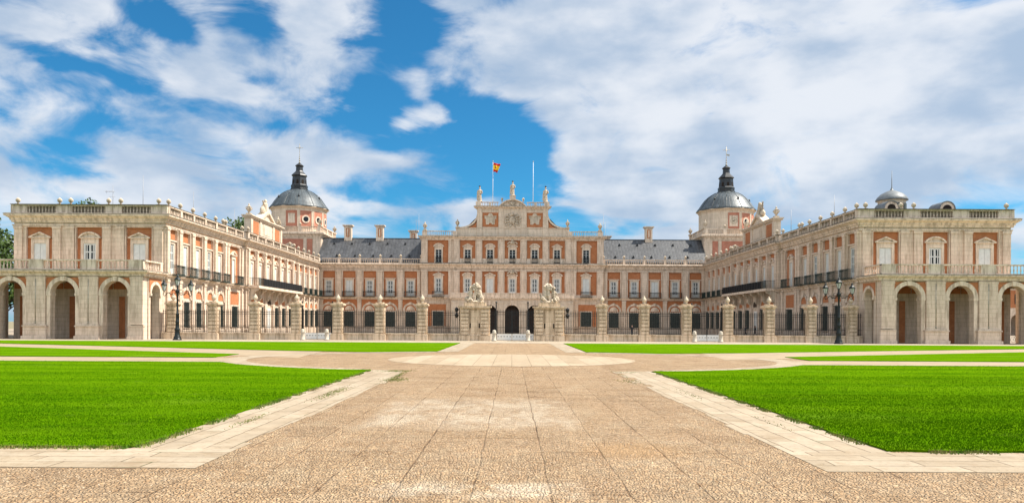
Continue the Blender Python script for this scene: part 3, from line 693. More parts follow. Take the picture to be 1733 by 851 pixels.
# ================================================================ PALACE WINGS (built as the left one, x mirrored for the right)
XW, YB, YM = 37.3, 79.5, 143.0
CORN = [(-.3, 12.45), (.10, 12.45), (.10, 12.62), (.22, 12.70), (.22, 12.85), (.48, 13.05), (.62, 13.12), (.62, 13.30), (.50, 13.35), (-.3, 13.35)]
STRG = [(-.3, 6.45), (.12, 6.45), (.14, 6.62), (.32, 6.74), (.36, 6.9), (-.3, 6.95)]
ARCHV = [(-.3, 12.08), (.04, 12.08), (.06, 12.22), (-.3, 12.22)]
def wing(s):
    side = 'left' if s == 1 else 'right'
    mir = lambda x, y, z: (s*x, y, z)
    root = empty('palace_wing', (-s*45, 79.5, 0), 'long sunlit wing of the palace on the left, with black draped balcony and arcaded end' if s == 1 else 'long shaded wing of the palace on the right, with small cupola on the arcaded end', 'palace wing', 'two storey palace wings around the courtyard')
    FS = lambda u, v, w: (s*(-XW+v), u, w)               # inner long face
    FC = lambda u, v, w: (s*(-XW+.5+v), u, w)            # its projecting centre
    FF = lambda u, v, w: (s*u, YB-v, w)                  # front of the end pavilion
    rs = s*R(90)
    def pos(F, u, v, w): return F(u, v, w)
    # bays
    b1 = [81.35+3.3*i for i in range(5)]; b3 = [127.3+3.3*i for i in range(5)]; b2 = [104.9+3.5*i for i in range(6)]; ped = 99.3
    # --- walls
    W = MB()
    def slab(F, u0, u1, w0=0, w1=12.5): 
        w = W; keep = w.F; w.F = F; w.box(u0, u1, -.6, -.1, w0, w1); w.F = keep
    slab(FS, 79.6, 102.5, 0, 6.95); slab(FS, 125, 147, 0, 6.95); slab(FF, -53.7, -37.95, 0, 6.95)
    zone(W, FS, 79.6, 102.5, 6.95, 12.5, [(u, .98, 7.0, 11.95) for u in b1]+[(ped, 1.75, 7.0, 11.95)])
    zone(W, FS, 125, 147, 6.95, 12.5, [(u, .98, 7.0, 11.95) for u in b3])
    zone(W, FC, 102.5, 125, 6.95, 12.5, [(u, 1.1, 7.0, 11.95) for u in b2])
    zone(W, FF, -53.7, -37.95, 6.95, 12.5, [(u, 1.4, 7.0, 11.95) for u in (-50.96, -45.6, -40.24)])
    W.F = FS; W.box(102.5, 125, -.6, .4, 0, 6.95)
    W.F = mir
    W.box(-53.8, -53.3, 80.12, 96, 0, 12.5); W.box(-53.3, -50, 95.5, 96, 0, 12.5); W.box(-50.4, -50, 96, 158, 0, 12.5)
    # pilasters
    W.F = FS
    def pil(F, u, w=.62, p=.1, w0=6.95, w1=12.06):
        W.F = F; W.box(u-w/2, u+w/2, -.1, p, w0, w1); W.box(u-w/2-.06, u+w/2+.06, -.1, p+.05, w0, w0+.3); W.box(u-w/2-.06, u+w/2+.06, -.1, p+.06, w1-.3, w1-.03)
    edge1 = [b1[0]-1.65+3.3*i for i in range(6)]; edge3 = [b3[0]-1.65+3.3*i for i in range(6)]; edge2 = [b2[0]-1.75+3.5*i for i in range(7)]
    for e in edge1[1:-1]+edge3[1:-1]+[edge3[-1]-.02]: pil(FS, e); pil(FS, e, .62, .1, 0.9, 6.42); W.box(e-.42, e+.42, -.1, .2, 0, .9)
    for e in (79.98, edge1[-1]-.15, edge1[-1]+.75, 102.0, edge3[0]-.1):
        pil(FS, e, .6, .12); pil(FS, e, .6, .12, .9, 6.42); W.box(e-.38, e+.38, -.1, .22, 0, .9)
    for e in edge2:
        pil(FC, min(max(e, 103.0), 124.5), .62, .1); pil(FC, min(max(e, 103.0), 124.5), .7, .12, .9, 6.42); W.box(min(max(e, 103.0), 124.5)-.42, min(max(e, 103.0), 124.5)+.42, -.1, .24, 0, .9)
    # front pavilion pilasters
    for u in (-53.2, -49.05, -47.6, -43.65, -42.2, -38.1):
        pil(FF, u, .85, .06, 8.0 if False else 6.95, 12.06)
    W.F = None; 
    for pth in ([(-53.8, 96), (-53.8, 79.5), (-37.3, 79.5), (-37.3, 102.4), (-36.8, 102.4), (-36.8, 125.1), (-37.3, 125.1), (-37.3, 142.35)],):
        pt = [(s*x, y) for x, y in pth]
        K = MB(); K.sweep(pt, CORN, -s if False else (1 if s == -1 else -1)*-1 if False else (-1 if s == 1 else 1)); K.sweep(pt, ARCHV, -1 if s == 1 else 1)
        K.build('cornice', 'trim', root, root)
        K = MB(); K.sweep(pt, [(-.2, 13.351), (.52, 13.351), (.66, 13.29), (.67, 13.32), (.53, 13.40), (-.2, 13.40)], -1 if s == 1 else 1); K.sweep([(p[0], p[1]) for p in pt], [(-.42, 14.352), (.19, 14.352), (.19, 14.40), (-.42, 14.40)], -1 if s == 1 else 1); K.sweep(pt, [(-.1, 6.955), (.36, 6.905), (.375, 6.86), (.385, 6.88), (.375, 6.935), (-.1, 6.985)], -1 if s == 1 else 1); K.build('stain_shade_coping', 'coping', root, root)  # string-course strip paints in ledge shade; the upper strips are weather stain
        G = MB(); G.sweep(pt, STRG, -1 if s == 1 else 1); G.build('string_course', 'trim', root, root)
        pl = MB(); pt2 = [(s*x, y) for x, y in [(-37.3, 80.0), (-37.3, 102.4), (-36.8, 102.4), (-36.8, 125.1), (-37.3, 125.1), (-37.3, 142.35)]]
        pl.sweep(pt2, [(-.12, 0), (.06, 0), (.06, .88), (-.02, .95), (-.12, .95)], -1 if s == 1 else 1); pl.build('plinth', 'trim', root, root)
    W.build('wall', 'stone', root, root)
    # --- brick panels, each with its raised stone frame
    def bpanel(F, u, hw, w0, w1, t=.09, d=.36):
        b = MB(F); b.box(u-hw, u+hw, -d, -d+.04, w0, w1); o = b.build('brick_panel', 'brick', root, root)
        f = MB(F); f.box(u-hw-t, u-hw, -.1, -.01, w0, w1); f.box(u+hw, u+hw+t, -.1, -.01, w0, w1); f.box(u-hw-t, u+hw+t, -.1, -.01, w1, w1+t); f.build('panel_frame', 'trim', o, root)
    for u in b1+b3: bpanel(FS, u, .98, 7.0, 11.95)
    for u in b2: bpanel(FC, u, 1.1, 7.0, 11.95)
    bpanel(FS, ped, 1.75, 7, 11.95); bpanel(FS, ped, 1.5, 4.2, 5.9, d=.1)
    for u in (-50.96, -45.6, -40.24): bpanel(FF, u, 1.4, 7, 11.95)
    # --- windows
    for i, u in enumerate(b1): place('w_wing' if i % 3 else 'w_wing_glass', root, pos(FS, u, -.32, 7.15), rs); place('b_wing', root, pos(FS, u, .36, 6.98), rs)
    for i, u in enumerate(b3): place('w_wing' if i % 2 else 'w_wing_glass', root, pos(FS, u, -.32, 7.15), rs); place('b_wing', root, pos(FS, u, .36, 6.98), rs)
    place('w_wing_ped', root, pos(FS, ped, -.32, 7.15), rs); place('b_wing', root, pos(FS, ped, .36, 6.98), rs)
    for i, u in enumerate(b2): place('w_wing_ped', root, pos(FC, u, -.32, 7.15), rs)
    for u in b1+b3: place('lun_wing', root, pos(FS, u, -.1, 4.55), rs); place('g_wing', root, pos(FS, u, -.1, 1.25), rs)
    place('g_wide', root, pos(FS, ped, -.1, 1.2), rs)
    for i, u in enumerate(b2):
        place('lun_wing', root, pos(FC, u, -.1, 4.55), rs)
        if i == 2:
            d = MB(FC); d.box(u-.7, u+.7, -.1, -.04, 0, 3.9); dd = d.build('door', 'white', root, root)
            d = MB(FC); d.poly(arc(u, 4.55, .86, 0, 180), -.1, .0); d.build('fanlight', 'glassy', dd, root)
            d = MB(FC)
            for q_ in (-.36, .36):
                for z0, z1 in ((.2, 1.2), (1.35, 2.5), (2.65, 3.7)): d.box(u+q_-.26, u+q_+.26, -.04, -.02, z0, z1)
            d.build('door_panel', 'shutter', dd, root)
        else: place('g_wing', root, pos(FC, u, -.1, 1.25), rs)
    # --- long balcony on consoles
    L = MB(FC); L.box(103.0, 124.6, -.1, 1.45, 6.72, 6.97); L.box(102.9, 124.7, -.1, 1.55, 6.60, 6.72)
    lb = L.build('long_balcony', 'trim', root, root)
    for e in edge2:
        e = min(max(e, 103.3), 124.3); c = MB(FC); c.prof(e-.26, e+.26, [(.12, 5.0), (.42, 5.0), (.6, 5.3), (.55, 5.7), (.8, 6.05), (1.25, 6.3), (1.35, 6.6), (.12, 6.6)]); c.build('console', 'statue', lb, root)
    r_ = MB(FC)
    for k in range(150): u = 103.1+21.4*k/149; r_.box(u-.014, u+.014, 1.36, 1.388, 6.97, 8.02)
    r_.box(103.05, 124.55, 1.34, 1.41, 8.02, 8.07)
    for u in (103.1, 124.5): 
        for k in range(8): v = .2+k*.15; r_.box(u-.014, u+.014, v, v+.028, 6.97, 8.02)
        r_.box(u-.02, u+.02, .1, 1.34, 8.02, 8.07)
    r_.build('railing', 'green_iron', lb, root)
    cl = MB(FC)
    n = 120; u0, u1 = (105.0, 124.3)
    vs = []
    for k in range(n+1):
        u = u0+(u1-u0)*k/n
        for j in range(5): vs.append((u, 1.44+.025*math.sin(u*5.1)+.015*math.sin(u*11+j), 7.0+1.07*j/4-.03*abs(math.sin(u*1.3))*(1-j/4)))
    cl.add(vs, [(k*5+j, (k+1)*5+j, (k+1)*5+j+1, k*5+j+1) for k in range(n) for j in range(4)])
    o = cl.build('balcony_drape', 'black_cloth', lb, root)
    sm = o.modifiers.new('t', 'SOLIDIFY'); sm.thickness = .02
    # --- balustrade and finials
    A = MB(FS); A.owner = (root, root)
    fin = []
    pcs = [80.0]+edge1[1:]
    balusters(A, 79.8, 102.4, -.05, 13.35, 1.0, pcs+[99.3, 102.2], blind=True); fin += [(FS, u, -.05) for u in edge1[1:]+[102.0]] + [(FS, 80.2, -.05), (FS, edge1[-1]-.9, -.05)]
    balusters(A, 125.2, 142.3, -.05, 13.35, 1.0, edge3, blind=True); fin += [(FS, u, -.05) for u in edge3]
    A.F = FC; balusters(A, 102.6, 125.0, -.05, 13.35, 1.0, [102.8, 106.4, 109.9, 113.4, 116.9, 120.4, 124.8], step=.6, blind=True); fin += [(FC, 102.9, -.05), (FC, 122.3, -.05), (FC, 124.7, -.05)]
    A.F = FF; pv = [-53.4, -49.4, -48.0, -46.0+.2-.6, -43.2, -42.0, -38.0]
    balusters(A, -53.7, -37.55, -.25, 13.35, 1.0, [-53.2, -48.3, -43.0, -38.1], pw=1.75, step=.33, blind=True)
    A.F = mir
    fsd = lambda u, v, w: (s*(-53.75-v), u, w)
    A.F = fsd; balusters(A, 80.1, 95.8, -.05, 13.35, 1.0, [84, 88, 92, 95.5])
    A.build('balustrade', 'trim', root, root)
    ff = [-53.3, -46.9, -45.1, -38.8] if s == -1 else [-53.3, -47.1, -45.4, -39.5+.6]
    ff = [-53.4, -48.9, -47.7, -43.6, -42.3, -38.2] if s == 1 else [-53.3, -43.3, -41.9, -38.1]
    fin += [(FF, u, -.25) for u in ff]
    for F, u, v in fin: place('ball', root, pos(F, u, v, 14.35))
    # --- roof
    Rf = MB(mir); Rf.box(-53.3, -37.9, 80.2, 96, 12.9, 13.0); Rf.box(-50, -37.9, 96, 147, 12.9, 13.0); Rf.build('roof', 'gravel_roof', root, root)
    # --- attic with pediment over the centre
    FA = lambda u, v, w: (s*(-XW-.6+v), u, w)
    a = MB(FA); a.box(106.8, 121.2, -.9, 0, 13.35, 17.0); a.box(106.5, 121.5, -1.0, .12, 13.35, 14.4)
    for u in (107.2, 111.0, 117.0, 120.8): a.box(u-.4, u+.4, 0, .12, 14.4, 17.0)
    a.box(106.5, 121.5, -1.1, .25, 17.0, 17.22); a.box(106.3, 121.7, -1.2, .40, 17.22, 17.36)
    a.poly([(111.2, 17.363), (116.8, 17.363), (114, 18.7)], -.8, .05)
    a.poly([(110.7, 17.365), (111.4, 17.365), (114, 18.6), (114, 19.0)], -.95, .35); a.poly([(117.3, 17.365), (116.6, 17.365), (114, 18.6), (114, 19.0)], -.95, .35)
    a.box(112.2, 115.8, 0, .06, 14.8, 16.7); a.box(112.6, 115.4, .06, .1, 15.1, 16.4)
    at = a.build('attic', 'plain_stone', root, root)
    for u0_, u1_ in ((107.9, 110.3), (117.7, 120.1)): b = MB(FA); b.box(u0_, u1_, 0, .03, 14.7, 16.7); b.build('brick_panel', 'brick', at, root)
    for u in (107.3, 120.7): o = place('urn', root, pos(FA, u, -.4, 17.36)); 
    pr = [('c', (0, -.2, .2), (0, -.1, 1.3), .45, .3), ('e', (0, -.1, 1.75), (.22, .22, .28)), ('c', (-.2, 0, 1.3), (-.9, 0, 1.7), .16, .09), ('c', (.2, 0, 1.3), (.8, .1, .8), .16, .1), ('e', (-.9, 0, .5), (.6, .35, .5)), ('e', (.9, 0, .5), (.6, .35, .45))]
    rr = random.Random(5+s)
    for k in range(22 if s == -1 else 9):
        t = R(15+150*k/(21 if s == -1 else 8)); ln = rr.uniform(1.0, 1.75) if s == -1 else rr.uniform(.7, 1.3)
        pr.append(('c', (0, .1, .5), (math.cos(t)*ln, .1, .5+math.sin(t)*ln), .12, .06))
    me = blob('carved_trophy', pr, .07, 'statue', 3, .06)
    o = mesh_obj('carved_trophy', me, at, Vector(pos(FA, 114, -.35, 18.3))-Vector(root.location)); o.rotation_euler = (0, 0, rs); o.scale = (1.1, 1.1, 1.25)
    # --- arcaded gallery in front of the pavilion
    FG = lambda u, v, w: (s*u, 75.0-v, w)
    arches = [-40.3-5.34*i for i in range(6)]; spr, r0 = 4.68, 1.27
    Gd = MB(FG)
    ends = [-37.45]+[arches[i]-2.67 for i in range(6)]
    for i, c in enumerate(arches):
        ua, ub = ends[i+1], ends[i]
        Gd.poly([(ua, 0), (c-r0, 0)]+arc(c, spr, r0, 180, 0)+[(c+r0, 0), (ub, 0), (ub, 6.45), (ua, 6.45)], -.85, -.1)
    # side arch of the gallery
    Gd.F = lambda u, v, w: (s*(-XW+v), u, w)
    c = 77.35; Gd.poly([(75.95, 0), (c-.95, 0)]+arc(c, 4.75, .95, 180, 0)+[(c+.95, 0), (79.58, 0), (79.58, 6.45), (75.95, 6.45)], -.85, -.1)
    Gd.F = FG
    # piers: pedestal, shafts, capitals
    def gp(u0, u1, ped_=True):
        Gd.box(u0, u1, -.1, .14, 1.5, 6.4); Gd.box(u0-.04, u1+.04, -.1, .17, 6.1, 6.38)
        if not ped_: return
        Gd.box(u0-.14, u1+.14, -.1, .26, .32, 1.3); Gd.box(u0-.2, u1+.2, -.1, .34, 0, .32); Gd.box(u0-.18, u1+.18, -.1, .30, 1.3, 1.42)
    gp(-38.75, -37.45)
    for i, c in enumerate(arches[:-1]):
        m_ = c-2.67; gp(m_-.95, m_-.06, False); gp(m_+.06, m_+.95, False)
        Gd.box(m_-1.16, m_+1.16, -.1, .34, .34, 1.28); Gd.box(m_-1.28, m_+1.28, -.1, .48, 0, .34); Gd.box(m_-1.25, m_+1.25, -.1, .44, 1.28, 1.40); Gd.box(m_-1.05, m_+1.05, -.1, .26, 1.40, 1.56)
    # back wall of the gallery and ceiling
    Gd.F = mir
    Gd.box(-70, -53.7, 79.6, 80.1, 4.9+1.4, 6.9)
    for i in range(3):
        c = -56.4-5.34*i; Gd.box(c-2.67-.9, c-2.67+.9, 79.6, 80.1, 0, 6.3)
        Gd.box(c-2.67+3.56+.0, c-2.67+3.56+.9, 79.6, 80.1, 0, 6.3) if i == 0 else None
    Gd.F = FG
    gal = Gd.build('gallery_arcade', 'stone', root, root)
    cb = MB(FG)
    for c in arches:          # voussoir rings and imposts, cross vault ribs inside
        cb.poly(arc(c, spr, r0+.42, 0, 180)+arc(c, spr, r0+.001, 180, 0), -.1, .02)
        for q_ in (-1, 1):
            a0, a1 = sorted((c+q_*(r0-.06), c+q_*(r0+.42))); cb.box(a0, a1, -.88, .05, spr-.26, spr-.003)
            a0, a1 = sorted((c+q_*(r0+.005), c+q_*(r0+.36))); cb.box(a0, a1, -.1, .0, 0, spr-.262)
        cb.poly([(c-.16, spr+r0-.04), (c+.16, spr+r0-.04), (c+.24, spr+r0+.44), (c-.24, spr+r0+.44)], -.1, .1)
    cb.F = lambda u, v, w: (s*(-XW+v), u, w)
    cb.poly(arc(77.35, 4.75, 1.25, 0, 180)+arc(77.35, 4.75, .951, 180, 0), -.1, .02)
    for q_ in (-1, 1):
        a0, a1 = sorted((77.35+q_*.9, 77.35+q_*1.25)); cb.box(a0, a1, -.88, .05, 4.5, 4.747)
    cb.build('arch_surround', 'trim', gal, root)
    for c in arches:
        sp_ = MB(FG)
        hw = 1.72; pts = [(c-hw, 4.75), (c-r0-.35, 4.75)]
        sp_.poly([(c-hw, spr+.15)]+[p for p in arc(c, spr, r0+.425, 175, 5)]+[(c+hw, spr+.15), (c+hw, 6.3), (c-hw, 6.3)], -.1, -.04); sp_.build('brick_spandrel', 'brick', gal, root)
    sp_ = MB(); sp_.F = lambda u, v, w: (s*(-XW+v), u, w)
    sp_.poly([(76.05, 4.9)]+[p for p in arc(77.35, 4.75, 1.255, 173, 7)]+[(78.65, 4.9), (78.65, 6.3), (76.05, 6.3)], -.1, -.04)
    sp_.build('brick_spandrel', 'brick', gal, root)
    ins = MB(mir); ins.box(-70, -37.95, 75.86, 79.6, 6.3, 6.46)
    for i in range(7):
        u = -37.63-5.34*i
        if i: ins.add([(u+.3, 75.86, 6.3), (u+.3, 79.6, 6.3), (u+.3, 79.6, 5.9), (u+.3, 75.86, 5.9), (u-.3, 75.86, 6.3), (u-.3, 79.6, 6.3), (u-.3, 79.6, 5.9), (u-.3, 75.86, 5.9)], [(0,1,2,3),(4,5,6,7),(2,3,7,6),(0,4,7,3),(1,5,6,2)])
    ins.build('gallery_ceiling', 'plain_stone', gal, root)
    for c in (-40.3, -45.64, -50.98):
        ib = MB(mir)
        ib.box(c-2.0, c-1.4, 79.5, 79.6, 0, 4.5)
        ib.build('gallery_brick_strip', 'brick', gal, root)
        ib = MB(mir); ib.box(c-2.6, c+2.6, 79.5, 79.6, 5.3, 6.28); ib.build('gallery_brick_lunette', 'brick', gal, root)
    for c in (-45.64,):
        d = MB(mir); d.box(c-.75, c+.75, 79.48, 79.58, 0, 3.2); d.build('door', 'wood', root, root)
    # lower cornice / terrace
    pt = [(s*x, y) for x, y in [(-70, 75.0), (-37.3, 75.0), (-37.3, 79.1)]]
    tc_ = MB(); tc_.sweep(pt, [(-.3, 6.45), (.14, 6.45), (.16, 6.62), (.38, 6.8), (.50, 6.86), (.50, 7.02), (-.3, 7.02)], -1 if s == 1 else 1)
    tc_.F = mir; tc_.box(-70, -37.62, 75.32, 79.5, 6.75, 7.0)
    tc_.build('terrace', 'trim', root, root)
    tc_ = MB(); tc_.sweep(pt, [(.1, 7.022), (.5, 7.022), (.515, 6.98), (.53, 6.99), (.515, 7.05), (.1, 7.05)], -1 if s == 1 else 1); tc_.build('stain_shade_coping', 'coping', root, root)  # dark strip painting a line of shade along the terrace ledge
    tb = MB(FG); pcs = [-37.75, -39.9]+[a-2.67 for a in arches]
    balusters(tb, -70, -37.45, -.08, 7.02, 1.08, [-38.2]+[a-2.67+.0 for a in arches], pw=1.5, step=.33)
    tb.F = lambda u, v, w: (s*(-XW+v), u, w); balusters(tb, 75.3, 79.0, -.24, 7.02, 1.08, [78.7], pw=.5, step=.33)
    tb.build('terrace_balustrade', 'trim', root, root)
    for i, c in enumerate((-50.96, -45.6, -40.24)):
        o = place('w_front_seg' if i == 1 else 'w_front_tri', root, pos(FF, c, -.32, 7.1), 0)
    # rain pipes on the gallery piers
    for c in arches[:4]:
        p = MB(FG); p.tube([(c-2.67, .1, 6.4), (c-2.67, .1, 1.75)], .06, 6); p.lathe([(.06, 1.6), (.11, 1.65), (.11, 1.78), (.06, 1.8)], c-2.67, .1, 6); p.build('rain_pipe', 'gilt', root, root)
    return root
WL = wing(1); WR = wing(-1)

def cupola():
    # right pavilion roof: small domed cupola and a barrel dormer; they are parts of that wing
    org = WR.location
    a = MB(); cx, cy = 44.9, 87.5
    a.lathe([(1.5, 13.0), (1.5, 16.5), (1.55, 16.6)], cx, cy, 8, R(22.5), False)
    o = a.build('cupola', 'plain_stone', WR, WR)
    d = MB(); d.lathe([(1.78, 16.6), (1.78, 16.7), (1.6, 17.0), (1.2, 17.4), (.65, 17.68), (.2, 17.85), (.06, 18.2), (.02, 20.2)], cx, cy, 20); d.build('dome', 'lead_light', o, WR)
    b = MB()
    for k in range(8):
        t = R(45*k-90); nx, ny = math.cos(t), math.sin(t); tx, ty = -ny, nx
        b.add([(cx+nx*1.52+tx*q_*.4, cy+ny*1.52+ty*q_*.4, z) for q_ in (-1, 1) for z in (14.3, 16.2)], [(0, 1, 3, 2)])
    b.build('cupola_opening', 'louvre', o, WR)
    for (x, y, wd) in ((43.6, 85.0, .8), (50.3, 85.5, .85)):
        m = MB(); m.poly([(x-wd, 13.0)]+arc(x, 15.35, wd, 180, 0)+[(x+wd, 13.0)], y, y+2.2)
        q_ = m.build('barrel_dormer', 'trim', WR, WR); m = MB(); m.poly(arc(x, 15.35, wd+.1, 180, 0)+arc(x, 15.35, wd+.004, 0, 180), y-.1, y+2.3); m.build('dormer_roof', 'lead_light', q_, WR)
        m = MB(); m.poly([(x-wd*.6, 14.0)]+arc(x, 15.35, wd*.6, 180, 0)+[(x+wd*.6, 14.0)], y-.05, y-.01); m.build('dormer_opening', 'dark', q_, WR)
    m = MB(); m.box(51.6, 53.0, 86.1, 87.3, 13, 15.2); m.box(51.45, 53.15, 86.0, 87.4, 15.2, 15.36); m.build('roof_housing', 'trim', WR, WR)
cupola()

# ================================================================ MAIN BUILDING
def main_building():
    root = empty('palace_main_building', (0, 143, 0), 'central palace building with brick panels, tall attic with coat of arms and lead roofs', 'palace')
    FM = lambda u, v, w: (u, YM-v, w)
    FP = lambda u, v, w: (u, 142.0-v, w)
    FQ = lambda u, v, w: (u, 139.4-v, w)
    sideb = [-35.55+3.97*i for i in range(5)]
    W = MB(FM)
    for s in (-1, 1):
        a0, a1 = sorted((s*37.3, s*17.6)); W.box(a0, a1, -.6, -.1, 0, 6.95); zone(W, FM, a0, a1, 6.95, 12.5, [(s*(19.67+3.97*i), 1.25, 7.0, 11.9) for i in range(5)])
    W.F = FP; W.box(-17.55, 17.55, -9, -.6, 0, 18.2); W.box(-17.55, 17.55, -.6, -.1, 0, 6.95)
    zone(W, FP, -17.55, 17.55, 6.95, 12.5, [(u, 1.5, 7.0, 11.87) for u in (-8.6, -4.3, 0, 4.3, 8.6)]+[(u, 2.05, 7.4, 11.87) for u in (-14.2, 14.2)])
    zone(W, FP, -17.55, 17.55, 12.5, 18.2, [(u, 1.5, 13.5, 17.82) for u in (-8.6, -4.3, 0, 4.3, 8.6)]+[(u, 2.1, 13.5, 17.82) for u in (-14.2, 14.2)])
    def pil(F, u, w, p, w0, w1):
        W.F = F; W.box(u-w/2, u+w/2, -.1, p, w0, w1); W.box(u-w/2-.07, u+w/2+.07, -.1, p+.05, w0, w0+.35); W.box(u-w/2-.07, u+w/2+.07, -.1, p+.07, w1-.32, w1-.04)
    for s in (-1, 1):
        es = [s*(17.75+3.97*i+.0) for i in range(6)]
        for i, e in enumerate(es):
            e = s*(19.67-1.985+3.97*i)
            if i == 0: e = s*18.1
            if i == 5: e = s*36.95
            pil(FM, e, .95 if 0 < i < 5 else .6, .1, 6.95, 12.05); pil(FM, e, .7, .08, .9, 6.4); W.box(e-.45, e+.45, -.1, .2, 0, .9)
        for e, w_ in ((16.9, 1.1), (10.75, .95), (6.4, .95), (2.15, .95)):
            e *= s
            pil(FP, e, w_, .12, 13.45, 18.1); pil(FP, e, w_, .12, 6.95, 12.05)
        pil(FP, s*12.05, .5, .05, 13.45, 18.1); pil(FP, s*12.05, .5, .05, 6.95, 12.05)
        pil(FP, s*16.9, 1.1, .12, .9, 6.4); pil(FP, s*12.3, .8, .12, .9, 6.4)
    W.F = FP
    W.build('wall', 'stone', root, root)
    # portico with five arches
    P = MB(FQ); arches = [-8.6, -4.3, 0, 4.3, 8.6]; ends = [-11.6, -6.45, -2.15, 2.15, 6.45, 11.6]
    for i, c in enumerate(arches):
        P.poly([(ends[i], 0), (c-1.33, 0)]+arc(c, 4.05, 1.33, 180, 0)+[(c+1.33, 0), (ends[i+1], 0), (ends[i+1], 6.3), (ends[i], 6.3)], -.8, 0)
    P.box(-11.6, 11.6, -2.5, -.8, 6.0, 6.3); P.box(-11.6, -11.0, -2.5, -.8, 0, 6.0); P.box(11.0, 11.6, -2.5, -.8, 0, 6.0)
    for e in (-11.0, -6.45, -2.15, 2.15, 6.45, 11.0):
        P.box(e-.4, e+.4, 0, .14, .8, 6.0); P.box(e-.48, e+.48, 0, .2, 5.6, 5.95); P.box(e-.5, e+.5, 0, .24, 0, .8)
    po = P.build('portico', 'plain_stone', root, root)
    q_ = MB(FQ)
    for c in arches:
        q_.poly(arc(c, 4.05, 1.62, 0, 180)+arc(c, 4.05, 1.332, 180, 0), 0, .08)
        for s in (-1, 1):
            a0, a1 = sorted((c+s*1.28, c+s*1.66)); q_.box(a0, a1, -.82, .12, 3.85, 4.047)
        q_.poly([(c-.2, 5.3), (c+.2, 5.3), (c+.32, 6.2), (c-.32, 6.2)], 0, .2)
    q_.build('arch_surround', 'trim', po, root)
    t = MB(); t.sweep([(-11.6, 141.8), (-11.6, 139.4), (11.6, 139.4), (11.6, 141.8)], [(-.3, 6.3), (.12, 6.3), (.16, 6.45), (.36, 6.6), (.36, 6.75), (-.3, 6.78)], -1)
    t.F = FQ; t.box(-11.5, 11.5, -2.5, -.3, 6.4, 6.7); t.box(-11.5, 11.5, -.3, -.02, 6.78, 7.5); t.box(-11.6, 11.6, -.35, .05, 7.5, 7.64)
    for e in (-11.2, -6.45, -2.15, 2.15, 6.45, 11.2): t.box(e-.5, e+.5, -.02, .04, 6.783, 7.497)
    for e in (-8.8, -4.3, 0, 4.3, 8.8): t.box(e-1.0, e+1.0, -.018, .01, 6.95, 7.35)
    t.build('terrace_parapet', 'trim', root, root)
    for c in arches:
        d = MB(FP); d.poly([(c-1.3, 0), (c+1.3, 0), (c+1.3, 4.0)]+arc(c, 4.0, 1.3, 0, 180)[1:]+[(c-1.3, 0.01)][:0], -.09, .1)
        dd = d.build('door', 'wood', root, root)
    # brickwork
    def bpanel(F, u, hw, w0, w1, t=.12, fr=True, d=.36):
        b = MB(F); b.box(u-hw, u+hw, -d, -d+.04, w0, w1); o = b.build('brick_panel', 'brick', root, root)
        if fr: f = MB(F); f.box(u-hw-t, u-hw, -.1, -.01, w0, w1); f.box(u+hw, u+hw+t, -.1, -.01, w0, w1); f.box(u-hw-t, u+hw+t, -.1, -.01, w1, w1+t); f.build('panel_frame', 'trim', o, root)
    for s in (-1, 1):
        for i in range(5):
            u = s*(19.67+3.97*i); bpanel(FM, u, 1.25, 7.0, 11.9); bpanel(FM, u, 1.55, 4.2, 6.4, fr=False, d=.1)
        bpanel(FP, s*14.2, 2.05, 7.4, 11.87); bpanel(FP, s*14.2, 2.1, 13.5, 17.82); bpanel(FP, s*14.2, 1.95, 1.3, 5.57, d=.1)
    for u in (-8.6, -4.3, 0, 4.3, 8.6):
        bpanel(FP, u, 1.5, 7, 11.87); bpanel(FP, u, 1.5, 13.5, 17.82)
        f = MB(FP); f.box(u-1.5, u+1.5, -.32, -.12, 13.5, 14.35); f.build('window_parapet', 'trim', root, root)
    # windows
    for s in (-1, 1):
        for i in range(5):
            u = s*(19.67+3.97*i)
            place('w_side_shut' if (i+(s > 0)) % 4 == 3 else 'w_side', root, (u, YM+.32, 7.15)); place('b_side', root, (u, YM-.3, 6.95))
            place('lun_side', root, (u, YM+.1, 4.35)); place('g_side', root, (u, YM+.1, 1.2))
        for u, k in ((14.2, 'tri'), (8.6, 'seg'), (4.3, 'tri')):
            place('w_mid_shut' if (s > 0 and k == 'tri' and u > 10) or (s < 0 and u == 4.3) else 'w_mid_'+k, root, (s*u, 142.32, 7.5 if u < 10 else 7.55))
            place('w_top_'+('seg' if k == 'tri' and u > 10 or u == 4.3 else 'tri'), root, (s*u, 142.32, 13.62)); place('b_top', root, (s*u, 142.12, 13.62))
        place('g_wide', root, (s*14.2, 142.06, 1.4)); place('b_side', root, (s*14.2, 141.7, 6.98))
    place('w_mid_tri', root, (0, 142.32, 7.5)); place('w_top_seg', root, (0, 142.32, 13.62)); place('b_top', root, (0, 142.12, 13.62))
    # carved crests over the middle windows
    for z in (11.6, 17.3):
        me = blob('carved_crest', [('e', (0, 0, .1), (.5, .15, .3)), ('c', (-.9, 0, -.1), (-.5, 0, .25), .14, .1), ('c', (.9, 0, -.1), (.5, 0, .25), .14, .1), ('e', (0, 0, .5), (.22, .15, .2))], .05, 'statue', 1, .04)
        mesh_obj('carved_crest', me, root, (0, -1.15, z))
